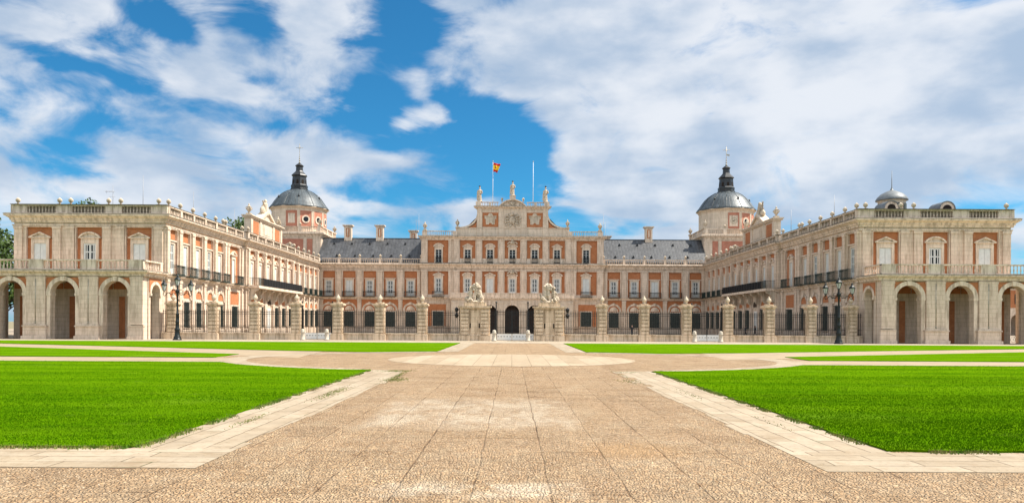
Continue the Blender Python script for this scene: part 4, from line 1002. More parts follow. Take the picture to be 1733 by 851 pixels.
    # cornices
    for s in (-1, 1):
        pt = [(s*37.28, YM), (s*17.55, YM)]
        c = MB(); c.sweep(pt, CORN, s); c.sweep(pt, ARCHV, s); c.sweep(pt, STRG, s); c.sweep(pt, [(-.12, 0), (.06, 0), (.06, .88), (-.12, .95)], s); c.build('cornice', 'trim', root, root)
        A = MB(FM); a0, a1 = sorted((s*36.9, s*17.7)); balusters(A, a0, a1, -.25, 13.35, 1.0, [s*(19.67-1.985+3.97*i) for i in range(6)], step=.33); A.build('balustrade', 'trim', root, root)
        for i in range(6): place('ball', root, (s*(19.67-1.985+3.97*i), YM+.25, 14.35))
    pt = [(-17.6, 151), (-17.6, 142.0), (17.6, 142.0), (17.6, 151)]
    c = MB(); c.sweep(pt, [(o, w-.02) for o, w in CORN], -1); c.sweep(pt, ARCHV, -1)
    c.sweep(pt, [(-.3, 17.95), (.1, 17.95), (.12, 18.12), (.3, 18.28), (.52, 18.42), (.52, 18.6), (-.3, 18.68)], -1)
    c.sweep([(-17.6, 143.05), (-17.6, 142), (-11.9, 142)], STRG, -1); c.sweep([(11.9, 142), (17.6, 142), (17.6, 143.05)], STRG, -1)
    c.build('pavilion_cornice', 'trim', root, root)
    c = MB(); c.sweep(pt, [(-.2, 18.681), (.5, 18.60), (.57, 18.56), (.57, 18.60), (.5, 18.66), (-.2, 18.72)], -1); c.sweep(pt, [(-.1, 13.332), (.5, 13.332), (.65, 13.27), (.66, 13.31), (.5, 13.39), (-.1, 13.39)], -1); c.build('stain_shade_coping', 'coping', root, root)
    rf = MB(); rf.box(-17.3, 17.3, 142.3, 151, 18.3, 18.5); rf.build('flat_roof', 'gravel_roof', root, root)
    # pavilion balustrades
    for s in (-1, 1):
        A = MB(FP); a0, a1 = sorted((s*17.3, s*11.0)); balusters(A, a0, a1, -.25, 18.68, .95, [s*16.9, s*11.1], pw=.95, step=.36); A.build('balustrade', 'trim', root, root)
        place('urn', root, (s*16.85, 142.25, 19.63)); place('urn', root, (s*10.6, 142.25, 20.2))
    # attic
    FT = lambda u, v, w: (u, 142.3-v, w)
    a = MB(FT); a.box(-10.9, 10.9, -1.0, 0, 18.6, 20.15); a.box(-11.0, 11.0, -1.05, .08, 20.15, 20.28)
    a.box(-6.85, 6.85, -1.0, -.05, 20.28, 23.9)
    for u in (-6.35, -2.2, 2.2, 6.35): a.box(u-.48, u+.48, -.05, .14, 20.28, 23.9); a.box(u-.5, u+.5, 0, .16, 18.68, 20.15)
    a.box(-2.2, 2.2, -.05, .05, 20.28, 23.9)
    for s in (-1, 1):
        crv = [(s*(6.85+3.3*(1-math.cos(R(t)))*1.0), 23.0-2.72*math.sin(R(t))) for t in range(0, 91, 9)]
        o_ = [(s*6.85, 23.0)]+crv+[(s*10.15, 20.28), (s*6.85, 20.28)]
        a.poly([(s*6.85, 20.28), (s*6.85, 23.1)]+[(s*(6.85+3.4*(1-math.cos(R(t)))), 23.1-2.7*math.sin(R(t))) for t in range(6, 91, 7)], -.85, -.12)
        rimm = [(6.85+3.4*(1-math.cos(R(t))), 23.1-2.7*math.sin(R(t))) for t in range(0, 91, 6)]
        inn = [(x-.12 if i else x, z-.26) for i, (x, z) in enumerate(rimm)]; inn = [(max(6.85, x-.1), max(20.281, z)) for x, z in inn]
        a.poly([(s*x, z) for x, z in rimm+inn[::-1]], -.9, .1)
    at = a.build('attic', 'plain_stone', root, root)
    b = MB(FT)
    for s in (-1, 1):
        b = MB(FT); a0, a1 = sorted((s*2.75, s*5.8)); b.box(a0, a1, -.05, 0, 20.45, 23.2); b.build('brick_panel', 'brick', at, root); b = MB(FT)
        pts = [(s*(6.9+.05), 20.3), (s*6.95, 22.3)]+[(s*(6.85+3.4*(1-math.cos(R(t)))-.3), 23.1-2.7*math.sin(R(t))-.35) for t in range(20, 72, 8)]+[(s*8.95, 20.3)]
        b.poly(pts, -.12, -.06); b.build('brick_panel', 'brick', at, root)
    for s in (-1, 1):
        p = MB(FT); u = s*4.28
        p.poly([(u-.85, 20.9), (u-.35, 20.9)]+arc(u, 20.9, .3, 180, 0, 8)+[(u+.85, 20.9), (u+.95, 22.45), (u-.95, 22.45)], 0, .1)
        p.box(u-1.2, u+1.2, 0, .2, 22.45, 22.58); p.poly(arc(u, 22.583, .48, 0, 180, 10), 0, .16)
        for q2 in (-1, 1): p.box(u+q2*1.0-.15, u+q2*1.0+.15, 0, .08, 22.0, 22.447)
        pl = p.build('inscription_plaque', 'statue', at, root)
        t = MB(FT); rr = random.Random(3)
        for k in range(5):
            x = u-.62+rr.uniform(0, .1)
            while x < u+.55:
                l_ = rr.uniform(.06, .16); t.box(x, x+l_, .1, .104, 22.2-k*.2, 22.27-k*.2); x += l_+.06
        t.build('worn_lettering', 'gilt', pl, root)
    c = MB(); c.sweep([(-6.9, 143.3), (-6.9, 142.3), (6.9, 142.3), (6.9, 143.3)], [(-.3, 23.9), (.16, 23.9), (.2, 24.05), (.5, 24.2), (.55, 24.38), (-.3, 24.42)], -1); c.build('attic_cornice', 'trim', at, root)
    c = MB(); c.sweep([(-6.9, 143.3), (-6.9, 142.3), (6.9, 142.3), (6.9, 143.3)], [(-.2, 24.421), (.5, 24.385), (.59, 24.35), (.59, 24.39), (.5, 24.44), (-.2, 24.46)], -1); c.build('stain_shade_coping', 'coping', at, root)
    k = 2.65; hgt = 1.35; rr_ = (k*k+hgt*hgt)/(2*hgt); cz = 24.42+hgt-rr_; tt = math.degrees(math.asin(k/rr_))
    pd = MB(FT); o_ = arc(0, cz, rr_, 90+tt, 90-tt, 16); i_ = [(x, max(z, 24.425)) for x, z in arc(0, cz, rr_-.24, 90+tt-3, 90-tt+3, 16)]
    pd.poly(i_, -.6, .15); pd.poly(o_+i_[::-1], -.7, .5); pd.box(-.55, .55, -.6, .35, 25.72, 26.4); pd.box(-.62, .62, -.65, .4, 26.4, 26.5); pd.build('curved_pediment', 'trim', at, root)
    for s in (-1, 1):
        A = MB(FT); a0, a1 = sorted((s*6.1, s*2.7)); balusters(A, a0, a1, -.2, 24.42, .85, [s*4.4], step=.4, pw=.5); A.build('balustrade', 'trim', at, root)
        q2 = MB(FT); q2.box(s*6.6-.5, s*6.6+.5, -.6, .3, 24.42, 25.3); q2.build('pedestal', 'trim', at, root)
        place('ball', root, (s*2.05, 142.5, 25.35))
    # coat of arms
    pr = [('e', (0, 0, 0), (.62, .28, .8)), ('e', (0, -.05, 1.15), (.38, .2, .26)), ('e', (0, 0, 1.45), (.14, .12, .18))]
    rr = random.Random(11)
    for s in (-1, 1):
        for (x0, z0, x1, z1) in ((.6, .6, 1.25, 1.0), (.7, .2, 1.5, .35), (.7, -.2, 1.45, -.35), (.6, -.6, 1.3, -.95), (.3, -.9, .6, -1.25), (.3, .9, .8, 1.25), (1.2, .9, 1.5, .4), (1.4, 0, 1.3, -.7)):
            pr.append(('c', (s*x0, 0, z0), (s*x1, -.05, z1), rr.uniform(.12, .2), rr.uniform(.08, .14)))
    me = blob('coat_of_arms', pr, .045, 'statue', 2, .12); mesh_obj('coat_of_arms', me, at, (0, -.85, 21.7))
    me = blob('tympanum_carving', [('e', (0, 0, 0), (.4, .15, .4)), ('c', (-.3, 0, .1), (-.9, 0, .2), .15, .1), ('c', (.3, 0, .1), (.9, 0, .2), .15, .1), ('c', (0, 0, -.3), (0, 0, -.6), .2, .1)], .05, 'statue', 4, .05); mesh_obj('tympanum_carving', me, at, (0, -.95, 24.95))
    # lead roofs
    for s in (-1, 1):
        r = MB(); x0, x1 = sorted((s*17.6, s*38.1))
        r.add([(x0, 143.9, 13.9), (x1, 143.9, 13.9), (x1, 149, 18.85), (x0, 149, 18.85), (x0, 154.1, 13.9), (x1, 154.1, 13.9)], [(0, 1, 2, 3), (3, 2, 5, 4), (0, 3, 4), (1, 2, 5)])
        r.box(x0+.1, x1-.1, 143.5, 154, 13.0, 13.88); r.box(x0+.1, x1-.1, 148.9, 149.1, 18.8, 18.95)
        roof = r.build('roof', 'slate', root, root)
        for row, z in enumerate((14.9, 17.55)):
            for i in range(5):
                x = s*(20.2+3.55*i+(1.2 if row else 0)); y = 143.9+(z-13.9)*5.1/4.95
                d = MB(); d.add([(x-.16, y-.12, z), (x+.16, y-.12, z), (x+.16, y+.4, z+.33), (x-.16, y+.4, z+.33), (x, y-.22, z+.42), (x, y+.45, z+.42), (x-.22, y-.18, z+.02), (x+.22, y-.18, z+.02), (x-.22, y-.18, z-.1), (x+.22, y-.18, z-.1)], [(0, 1, 4), (6, 4, 5, 3), (7, 4, 5, 2), (6, 8, 9, 7), (6, 7, 4)]); d.build('roof_vent', 'dark_lead', roof, root)
    for (x, y, z0, z1, w) in ((-33.1, 148.9, 18.3, 21.5, .72), (-26.7, 148.9, 18.3, 21.5, .72), (27.4, 148.9, 18.3, 21.5, .72), (-20.3, 151.5, 16, 20.8, .72), (19.2, 151.5, 16, 19.9, .8)):
        c = MB(); c.box(x-w, x+w, y-.5, y+.5, z0, z1-.4); c.box(x-w-.15, x+w+.15, y-.65, y+.65, z1-.4, z1-.28); c.box(x-w-.3, x+w+.3, y-.8, y+.8, z1-.2, z1); c.box(x-w+.05, x+w-.05, y-.4, y+.4, z1-.28, z1-.2)
        ch = c.build('chimney', 'trim', root, root)
        b = MB(); b.box(x-.34, x+.34, y-.53, y-.5, z0+.8, z1-.65); b.build('brick_panel', 'brick', ch, root)
        b = MB(); b.box(x-.13, x+.13, y-.56, y-.53, z0+.95, z1-.8); b.build('stone_strip', 'trim', ch, root)
    return root
MBD = main_building()

# ================================================================ DOMED TOWERS
def tower(s):
    cx, cy = -s*44.2, 153.0
    root = empty('domed_tower', (cx, cy, 0), 'domed brick and stone tower with blank square panel on its drum, left of the courtyard' if s == 1 else 'domed brick and stone tower with a clock on its drum, right of the courtyard', 'tower', 'domed towers at the courtyard corners')
    h = 6.0
    W = MB(); W.box(cx-h, cx+h, cy-h, cy+h, 0, 18.9)
    fr = [(lambda u, v, w: (cx+u, cy-h-v, w)), (lambda u, v, w: (cx+s*(h+v), cy+s*u*1.0, w)), (lambda u, v, w: (cx-s*(h+v), cy+u, w))]
    for F in fr:
        W.F = F
        for q_ in (-1, 1):
            a0, a1 = sorted((q_*6.0, q_*4.5)); W.box(a0 if abs(a0) < 6 else a0+.001, a1, 0, .12, 12, 18.85)
            a0, a1 = sorted((q_*3.2, q_*2.6)); W.box(a0, a1, 0, .08, 12, 18.85)
    W.build('wall', 'stone', root, root)
    B = MB()
    for F in fr:
        B.F = F; B.box(-2.6, 2.6, 0, .04, 12, 18.5); B.box(-4.4, -3.3, 0, .04, 12, 18.5); B.box(3.3, 4.4, 0, .04, 12, 18.5)
    B.build('brickwork', 'pink_brick', root, root)
    for F, rz in ((fr[0], 0), (fr[1], s*R(90))):
        p = F(0, .04, 14.2); place('w_top_tri', root, p, rz)
    sq = lambda k: [(cx-k, cy-k), (cx+k, cy-k), (cx+k, cy+k), (cx-k, cy+k)]
    c = MB(); n4 = 4
    prof = [(6.05, 18.85), (6.2, 18.85), (6.25, 19.1), (6.55, 19.3), (6.8, 19.45), (6.8, 19.7), (6.3, 19.8)]
    for j in range(len(prof)-1):
        for i in range(4):
            A0, A1 = sq(prof[j][0]), sq(prof[j+1][0])
            c.add([(*A0[i], prof[j][1]), (*A0[(i+1) % 4], prof[j][1]), (*A1[(i+1) % 4], prof[j+1][1]), (*A1[i], prof[j+1][1])], [(0, 1, 2, 3)])
    c.box(cx-6.3, cx+6.3, cy-6.3, cy+6.3, 19.6, 19.8); c.build('cornice', 'trim', root, root)
    A = MB()
    for F in (lambda u, v, w: (cx+u, cy-6.2-v, w), lambda u, v, w: (cx+6.2+v, cy+u, w), lambda u, v, w: (cx-6.2-v, cy+u, w), lambda u, v, w: (cx+u, cy+6.2+v, w)):
        A.F = F; balusters(A, -6.05 if F(0, 0, 0)[0] == cx else -5.8, 6.05 if F(0, 0, 0)[0] == cx else 5.8, 0, 19.8, 1.15, [-5.75, -2.0, 2.0, 5.75] if F(0, 0, 0)[0] == cx else [-2, 2], pw=.7, step=.4)
    A.build('balustrade', 'trim', root, root)
    for dx in (-5.9, 5.9):
        for dy in (-6.1, 6.1): place('urn', root, (cx+dx, cy+dy, 20.95))
    for dx in (-2.0, 2.0): place('ball', root, (cx+dx, cy-6.2, 20.95))
    D = MB(); D.lathe([(5.3, 19.8), (5.3, 24.6), (5.45, 24.75), (5.45, 24.9), (5.85, 25.1), (5.85, 25.2)], cx, cy, 12, R(15), False, sq=True); dr = D.build('drum', 'plain_stone', root, root)
    for k in range(12):
        th = -90+30*k
        if not (-190 < th < 10): continue
        n_ = Vector((math.cos(R(th)), math.sin(R(th)), 0)); t_ = Vector((-n_.y, n_.x, 0)); c0 = Vector((cx, cy, 0))+n_*5.3
        Fk = lambda u, v, w, c0=c0, n_=n_, t_=t_: tuple(c0+t_*u+n_*v+Vector((0, 0, w)))
        for q_ in (-1, 1):
            D2 = MB(Fk)
        p = MB(Fk); p.box(-1.14, 1.14, 0, .03, 21.0, 24.3); p.build('brick_panel', 'pink_brick', dr, root)
        e = MB(Fk); e.box(-1.23, -1.14, 0, .08, 20.9, 24.4); e.box(1.14, 1.23, 0, .08, 20.9, 24.4); e.box(-1.14, 1.14, 0, .08, 24.3, 24.4); e.box(-1.14, 1.14, 0, .08, 20.9, 21.0)
        if k == 0:
            if s == 1: e.box(-.68, .68, .031, .08, 21.75, 23.7)
            else: e.box(-.85, .85, .031, .08, 21.55, 23.75)
            e.build('panel_frame', 'trim', dr, root)
            if s == -1:
                f = MB(Fk); f.poly(arc(0, 22.65, .72, 0, 360, 24)[:-1], .08, .11); f.build('clock_face', 'statue', dr, root)
                g = MB(Fk)
                for j in range(12):
                    a_ = R(30*j); x, z = .6*math.cos(a_), 22.65+.6*math.sin(a_); g.box(x-.035, x+.035, .11, .125, z-.035, z+.035)
                def hand(x1, z1, w_):
                    d = Vector((x1, z1)).normalized(); nn = Vector((-d.y, d.x))*w_
                    g.poly([(-d.x*.15+nn.x, 22.65-d.y*.15+nn.y), (x1, 22.65+z1), (-d.x*.15-nn.x, 22.65-d.y*.15-nn.y)], .112, .14)
                hand(.62, .28, .06); hand(-.42, -.2, .08)
                g.build('clock_hands', 'iron', dr, root)
        else:
            w_ = MB(Fk); w_.poly(arc(0, 22.6, .8, 0, 360, 24)[:-1], .031, .12); e.F = Fk
            w2 = MB(Fk); w2.poly(arc(0, 22.6, .52, 0, 360, 24)[:-1], .1, .125)
            e.build('panel_frame', 'trim', dr, root); oc = w_.build('round_window', 'trim', dr, root)
            w2.build('round_window_glass', 'glassy', dr, root)
    prof = [(5.95, 25.15), (6.0, 25.25), (5.75, 25.6), (5.35, 26.1), (4.9, 26.8), (4.3, 27.6), (3.5, 28.35), (2.6, 28.85), (1.75, 29.1), (1.7, 29.2)]
    d = MB(lambda x, y, z: (x, y, z)); d.lathe([(r, z) for r, z in prof], cx, cy, 48)
    dome = d.build('dome', 'lead_dome', root, root)
    rb = MB()
    for k in range(12):
        t = R(15+30*k); rb.tube([(cx+(r+.02)*math.cos(t), cy+(r+.02)*math.sin(t), z) for r, z in prof[:-1]], .07, 5)
    rb.build('dome_rib', 'lead_dome', dome, root)
    for k in range(8):
        t = R(-135+30*k); r, z = (4.6, 27.3)
        if k % 2: continue
        v = MB(); x, y = cx+r*math.cos(t), cy+r*math.sin(t); v.lathe([(.14, z-.3), (.18, z+.2), (.02, z+.4)], x, y, 6); v.build('dome_vent', 'dark_lead', dome, root)
    l = MB(); l.lathe([(1.8, 29.1), (1.8, 29.4), (1.66, 29.5), (1.72, 30.1), (1.5, 30.35), (1.38, 31.9), (1.42, 32.0), (1.62, 32.15), (1.5, 32.35), (1.2, 32.65), (.85, 33.0), (.72, 33.2), (.68, 34.0), (.8, 34.1), (.88, 34.25), (.6, 34.5), (.25, 34.75), (.06, 34.9)], cx, cy, 8, R(22.5), False); ln = l.build('lantern', 'dark_lead', root, root)
    for k in range(8):
        o_ = MB(); t = R(45*k); n_ = Vector((math.cos(t), math.sin(t), 0)); tt = Vector((-n_.y, n_.x, 0)); c0 = Vector((cx, cy, 0))+n_*1.37
        o_.F = lambda u, v, w, c0=c0, n_=n_, tt=tt: tuple(c0+tt*u+n_*v+Vector((0, 0, w)))
        o_.poly([(-.25, 30.3), (.25, 30.3), (.22, 31.0)]+arc(0, 31.0, .22, 0, 180, 6)[1:], -.06, .02)
        o_.build('lantern_opening', 'dark', ln, root)
    sp = MB(); sp.tube([(cx, cy, 34.4), (cx, cy, 38.7)], .045, 6)
    for z, r in ((34.95, .2), (35.4, .17), (35.8, .14), (36.15, .11)):
        sp.lathe([(.03, z-r), (r*.75, z-r*.6), (r, z), (r*.75, z+r*.6), (.03, z+r)], cx, cy, 10)
    sp.tube([(cx-.62, cy, 38.0), (cx+.62, cy, 38.0)], .035, 6)
    for dx, z in ((-.62, 38), (.62, 38), (0, 38.7)): sp.lathe([(.02, z-.09), (.09, z), (.02, z+.09)], cx+dx, cy, 6)
    for q_ in (-1, 1): sp.tube([(cx+q_*.25, cy, 37.75), (cx, cy, 38.25)], .02, 4); sp.tube([(cx+q_*.25, cy, 38.25), (cx, cy, 37.75)], .02, 4)
    if s == -1: sp.poly([(cx+.05, 36.9), (cx+.6, 36.75), (cx+.75, 37.05), (cx+.55, 37.2), (cx+.05, 37.15)], cy-.02, cy+.02) if False else sp.add([(cx+.05, cy, 36.9), (cx+.6, cy+.02, 36.75), (cx+.75, cy, 37.05), (cx+.05, cy, 37.2)], [(0, 1, 2, 3)])
    sp.build('cross', 'gilt', ln, root)
tower(1); tower(-1)

# ================================================================ STATUES, FLAGS, MASTS
def statue_mesh(seed):
    r = random.Random(seed)
    sx = r.choice((-1, 1))
    pr = [('c', (0, 0, .15), (.03*sx, 0, 1.35), .36, .24), ('c', (-.14, -.1, .1), (-.1, -.05, 1.1), .2, .18), ('c', (.16, .02, .1), (.12, 0, 1.1), .22, .18),
          ('c', (0, 0, 1.3), (.02, 0, 1.95), .25, .27), ('c', (-.22, 0, 2.02), (.24, 0, 2.02), .13, .13), ('c', (0, 0, 2.1), (0, -.02, 2.28), .1, .09), ('e', (.01, -.04, 2.42), (.135, .16, .19)),
          ('c', (-.3, 0, 2.0), (-.45, -.05, 1.55), .11, .09), ('c', (-.45, -.05, 1.55), (-.25*sx, -.28, 1.45), .09, .07), ('c', (.32, 0, 2.0), (.45, 0, 1.58), .11, .09), ('c', (.45, 0, 1.58), (.38, -.2, 1.2 if sx > 0 else 1.75), .085, .07),
          ('c', (-.35, .12, 1.9), (-.38, .1, .4), .14, .2), ('c', (.3, -.05, 1.5), (-.25, -.15, 1.0), .12, .16), ('e', (0, 0, .04), (.48, .42, .1)), ('e', (.01, .02, 2.52), (.15, .16, .11))]
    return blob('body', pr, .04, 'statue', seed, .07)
for (x, y, z, sc, seed, lab) in ((0, 142.4, 26.5, 1.0, 1, 'tallest pale stone statue of a robed figure, standing on the curved pediment'),
                             (-6.35, 142.4, 25.3, 1.08, 2, 'pale stone statue of a robed figure at the left end of the attic'),
                             (6.35, 142.4, 25.3, 1.08, 3, 'pale stone statue of a robed figure at the right end of the attic')):
    root = empty('statue', (x, y, z), lab, 'statue', 'statues on top of the central attic')
    o = mesh_obj('body', statue_mesh(seed), root); o.scale = (sc, sc, sc)
    c = MB(); c.lathe([(.12, 2.6*sc), (.17, 2.68*sc), (.2, 2.82*sc), (.06, 2.86*sc)], 0, 0, 8); c.mesh
    me = c.mesh('crown', 'bronze'); mesh_obj('crown', me, root)
def flagpole(x, lab, flag):
    root = empty('flagpole', (x, 143.1, 24.4), lab, 'flagpole', 'flagpoles on the central attic')
    m = MB(); m.tube([(0, 0, 0), (0, 0, 8.75)], .06, 8, .03); mesh_obj('pole', m.mesh('pole', 'pole_white'), root)
    m = MB(); m.lathe([(.02, 8.72), (.1, 8.8), (.1, 8.86), (.02, 8.95)], 0, 0, 8); mesh_obj('finial', m.mesh('finial', 'gilt'), root)
    if flag:
        nx, nz = 26, 24; vs = []; fs = []; mi = []
        for j in range(nz+1):
            for i in range(nx+1):
                u, w = i/nx, j/nz
                xx = .05+1.45*u*(1-.25*(1-w)*u)-(.35*(1-w))*u; zz = 8.6-1.75*(1-w)-.30*u*u-.45*u*w*(1-u)
                zz = zz if w < 1 else zz
                yy = .16*math.sin(u*9+w*2.5)*u+.08*math.sin(u*17-w*3)*u
                vs.append((xx, yy, zz))
        for j in range(nz):
            for i in range(nx):
                a = j*(nx+1)+i; fs.append((a, a+1, a+nx+2, a+nx+1)); w = (j+.5)/nz; u = (i+.5)/nx
                k = 1 if .27 < w < .73 else 0
                if .28 < u < .48 and .36 < w < .66: k = 2 if (abs(u-.38) > .05 or w > .58) else 0
                mi.append(k)
        me = bpy.data.meshes.new('flag'); me.from_pydata(vs, [], fs)
        for nm, c in (('flag_red', (.48, .012, .010)), ('flag_yellow', (.80, .50, .01)), ('flag_emblem', (.20, .07, .04))): me.materials.append(plain(nm, c, .7, 0, .1))
        for p, k in zip(me.polygons, mi): p.material_index = k; p.use_smooth = True
        root2 = mesh_obj('flag', me, root); md = root2.modifiers.new('t', 'SOLIDIFY'); md.thickness = .012
flagpole(-3.85, 'white flagpole flying a red and yellow striped flag above the attic', True)
flagpole(3.95, 'bare white flagpole without a flag on the attic', False)
def mast(px, y, ytop, z0, lab, yagi=False, base_z=None):
    x = (px-866.5)*y/1250; zt = 1.8+(548-ytop+(px-866.5)*.0056)*y/1250
    m = MB(); m.lathe([(.12, 0), (.12, .06), (.05, .1), (.04, (zt-z0)*.5), (.022, zt-z0)], 0, 0, 6)
    if yagi:
        h = zt-z0
        m.tube([(-.9, 0, h-.7), (.2, 0, h-.7)], .02, 4)
        for k in range(6): m.tube([(-.9+k*.2, -.3, h-.7), (-.9+k*.2, .3, h-.7)], .012, 4); 
        m.tube([(-.75, 0, h-.95), (-.75, 0, h-.45)], .012, 4); m.tube([(-.4, 0, h-1.3), (.3, 0, h-1.3)], .018, 4); m.tube([(0, 0, h-.5), (0, 0, h-.2)], .02, 4)
    o = mesh_obj('rooftop_aerial' if yagi else 'lightning_rod', m.mesh('lightning_rod', 'mast'), None, (x, y, z0)); tag(o, lab, 'aerial' if yagi else 'lightning rod', 'thin masts on the roofs')
mast(190, 86, 314, 13.0, 'television aerial with short cross bars on the left pavilion roof', True)
mast(241, 88, 297, 13.0, 'tall thin lightning rod near the right edge of the left pavilion roof')
mast(326.5, 93, 324, 13.0, 'thin lightning rod standing on the left wing roof')
mast(396, 112, 353, 13.0, 'short thin lightning rod just left of the left wing attic')
mast(1411, 93, 330, 13.0, 'thin lightning rod standing on the right wing roof beside the pavilion')
mast(1338, 105, 355, 13.0, 'short thin lightning rod just right of the right wing attic')
mast(708, 150, 362, 14.2, 'taller of two rods at the right end of the left lead roof')
mast(703.5, 150, 372, 14.2, 'shorter of two rods at the right end of the left lead roof')
mast(1020.5, 150, 361, 14.2, 'taller of two rods at the left end of the right lead roof')
mast(1023.5, 150, 376, 14.2, 'shorter of two rods at the left end of the right lead roof')

# ================================================================ FENCE
FY = 78.5
sc = FY/1250
smallp = [152, 223.3, 294.5, 364.5, 434.5, 504.5, 573]
ORD = ['nearest', 'second', 'third', 'fourth', 'fifth', 'sixth', 'seventh']
def pillar_meshes():
    b = MB(); b.box(-.66, .66, -.66, .66, 0, .62); b.box(-.58, .58, -.58, .58, .62, .72)
    s = MB(); s.box(-.46, .46, -.46, .46, .72, 3.55)
    for k in range(7):
        z = .80+k*.385
        for (x0, x1, y0, y1) in ((-.50, .50, -.58, -.46), (-.50, .50, .46, .58)): s.box(x0+.09, x1-.09, y0, y1, z, z+.27)
        for (x0, x1, y0, y1) in ((-.52, -.46, -.36, .36), (.46, .52, -.36, .36)): s.box(x0, x1, y0, y1, z, z+.32)
    for x in (-.49, .38):
        for y in (-.49, .38): s.box(x, x+.11, y, y+.11, .722, 3.548)
    c = MB(); c.box(-.56, .56, -.56, .56, 3.55, 3.68); c.box(-.68, .68, -.68, .68, 3.68, 3.82); c.box(-.6, .6, -.6, .6, 3.82, 3.9); c.box(-.4, .4, -.4, .4, 3.9, 4.02)
    f = MB(); f.lathe([(.18, 4.02), (.10, 4.09), (.09, 4.14), (.18, 4.22), (.25, 4.34), (.26, 4.45), (.2, 4.58), (.11, 4.68), (.10, 4.74), (.05, 4.82), (.01, 4.86)], 0, 0, 14)
    return [('base', b.mesh('base', 'fence_stone')), ('shaft', s.mesh('shaft', 'fence_stone')), ('cap', c.mesh('cap', 'fence_stone')), ('finial', f.mesh('finial', 'statue'))]
pm = pillar_meshes()
for s in (-1, 1):
    side = 'left' if s < 0 else 'right'
    for i, d in enumerate(smallp):
        if i == 0: lab = f'grooved stone fence pillar nearest to the sculpture pier on the {side}'
        elif i == 6: lab = f'last grooved stone fence pillar, against the {side} wing arcade'
        elif i in (2, 3): lab = f'grooved stone pillar on the {"inner" if i == 2 else "outer"} side of the {side} courtyard gate'
        else: lab = f'grooved stone fence pillar, {ORD[i]} outward from the {side} sculpture pier'
        r = empty('fence_pillar', (s*d*sc, FY, 0), lab, 'pillar', 'grooved stone pillars of the courtyard fence')
        for n_, me in pm: mesh_obj(n_, me, r)
def railing(x0, x1, lab):
    cx = (x0+x1)/2; L = x1-x0
    r = empty('iron_railing', (cx, FY, 0), lab, 'railing', 'iron railing panels of the courtyard fence')
    m = MB(); m.box(-L/2, L/2, -.28, .28, 0, .62); m.box(-L/2, L/2, -.34, .34, .62, .74); mesh_obj('plinth', m.mesh('plinth', 'fence_stone'), r)
    b = MB(); n = max(3, int(L/.185)); t = .025
    for k in range(n):
        x = -L/2+(k+.5)*L/n; b.box(x-t, x+t, -t, t, .74, 3.05); b.add([(x-.03, 0, 3.05), (x, -.03, 3.05), (x+.03, 0, 3.05), (x, .03, 3.05), (x, 0, 3.28)], [(0, 1, 4), (1, 2, 4), (2, 3, 4), (3, 0, 4)])
        if k < n-1:
            x += L/n/2; b.box(x-.01, x+.01, -.01, .01, .74, 1.42); b.add([(x-.025, 0, 1.42), (x, -.025, 1.42), (x+.025, 0, 1.42), (x, .025, 1.42), (x, 0, 1.6)], [(0, 1, 4), (1, 2, 4), (2, 3, 4), (3, 0, 4)])
    for z in (.86, 1.32, 2.72, 2.93): b.box(-L/2, L/2, -.022, .022, z-.02, z+.02)
    mesh_obj('bars', b.mesh('bars', 'iron'), r)
BIGX, BIGH = 62.5*sc+.0, 1.6
for s in (-1, 1):
    side = 'left' if s < 0 else 'right'
    spans = [(BIGX+BIGH, smallp[0]*sc-.5, 'between the sculpture pier and the first pillar'), (smallp[0]*sc+.5, smallp[1]*sc-.5, 'between the first and second pillars from the sculpture pier'), (smallp[1]*sc+.5, smallp[2]*sc-.5, 'just inside the courtyard gate'),
             (smallp[3]*sc+.5, smallp[4]*sc-.5, 'just outside the courtyard gate'), (smallp[4]*sc+.5, smallp[5]*sc-.5, 'second outward from the courtyard gate'), (smallp[5]*sc+.5, smallp[6]*sc-.5, 'outermost full panel near the wing arcade'), (smallp[6]*sc+.5, 37.15, 'short stub joining the wing wall')]
    for a, b, l in spans:
        x0, x1 = sorted((s*a, s*b)); railing(x0, x1, f'black iron railing on the {side}, {l}')
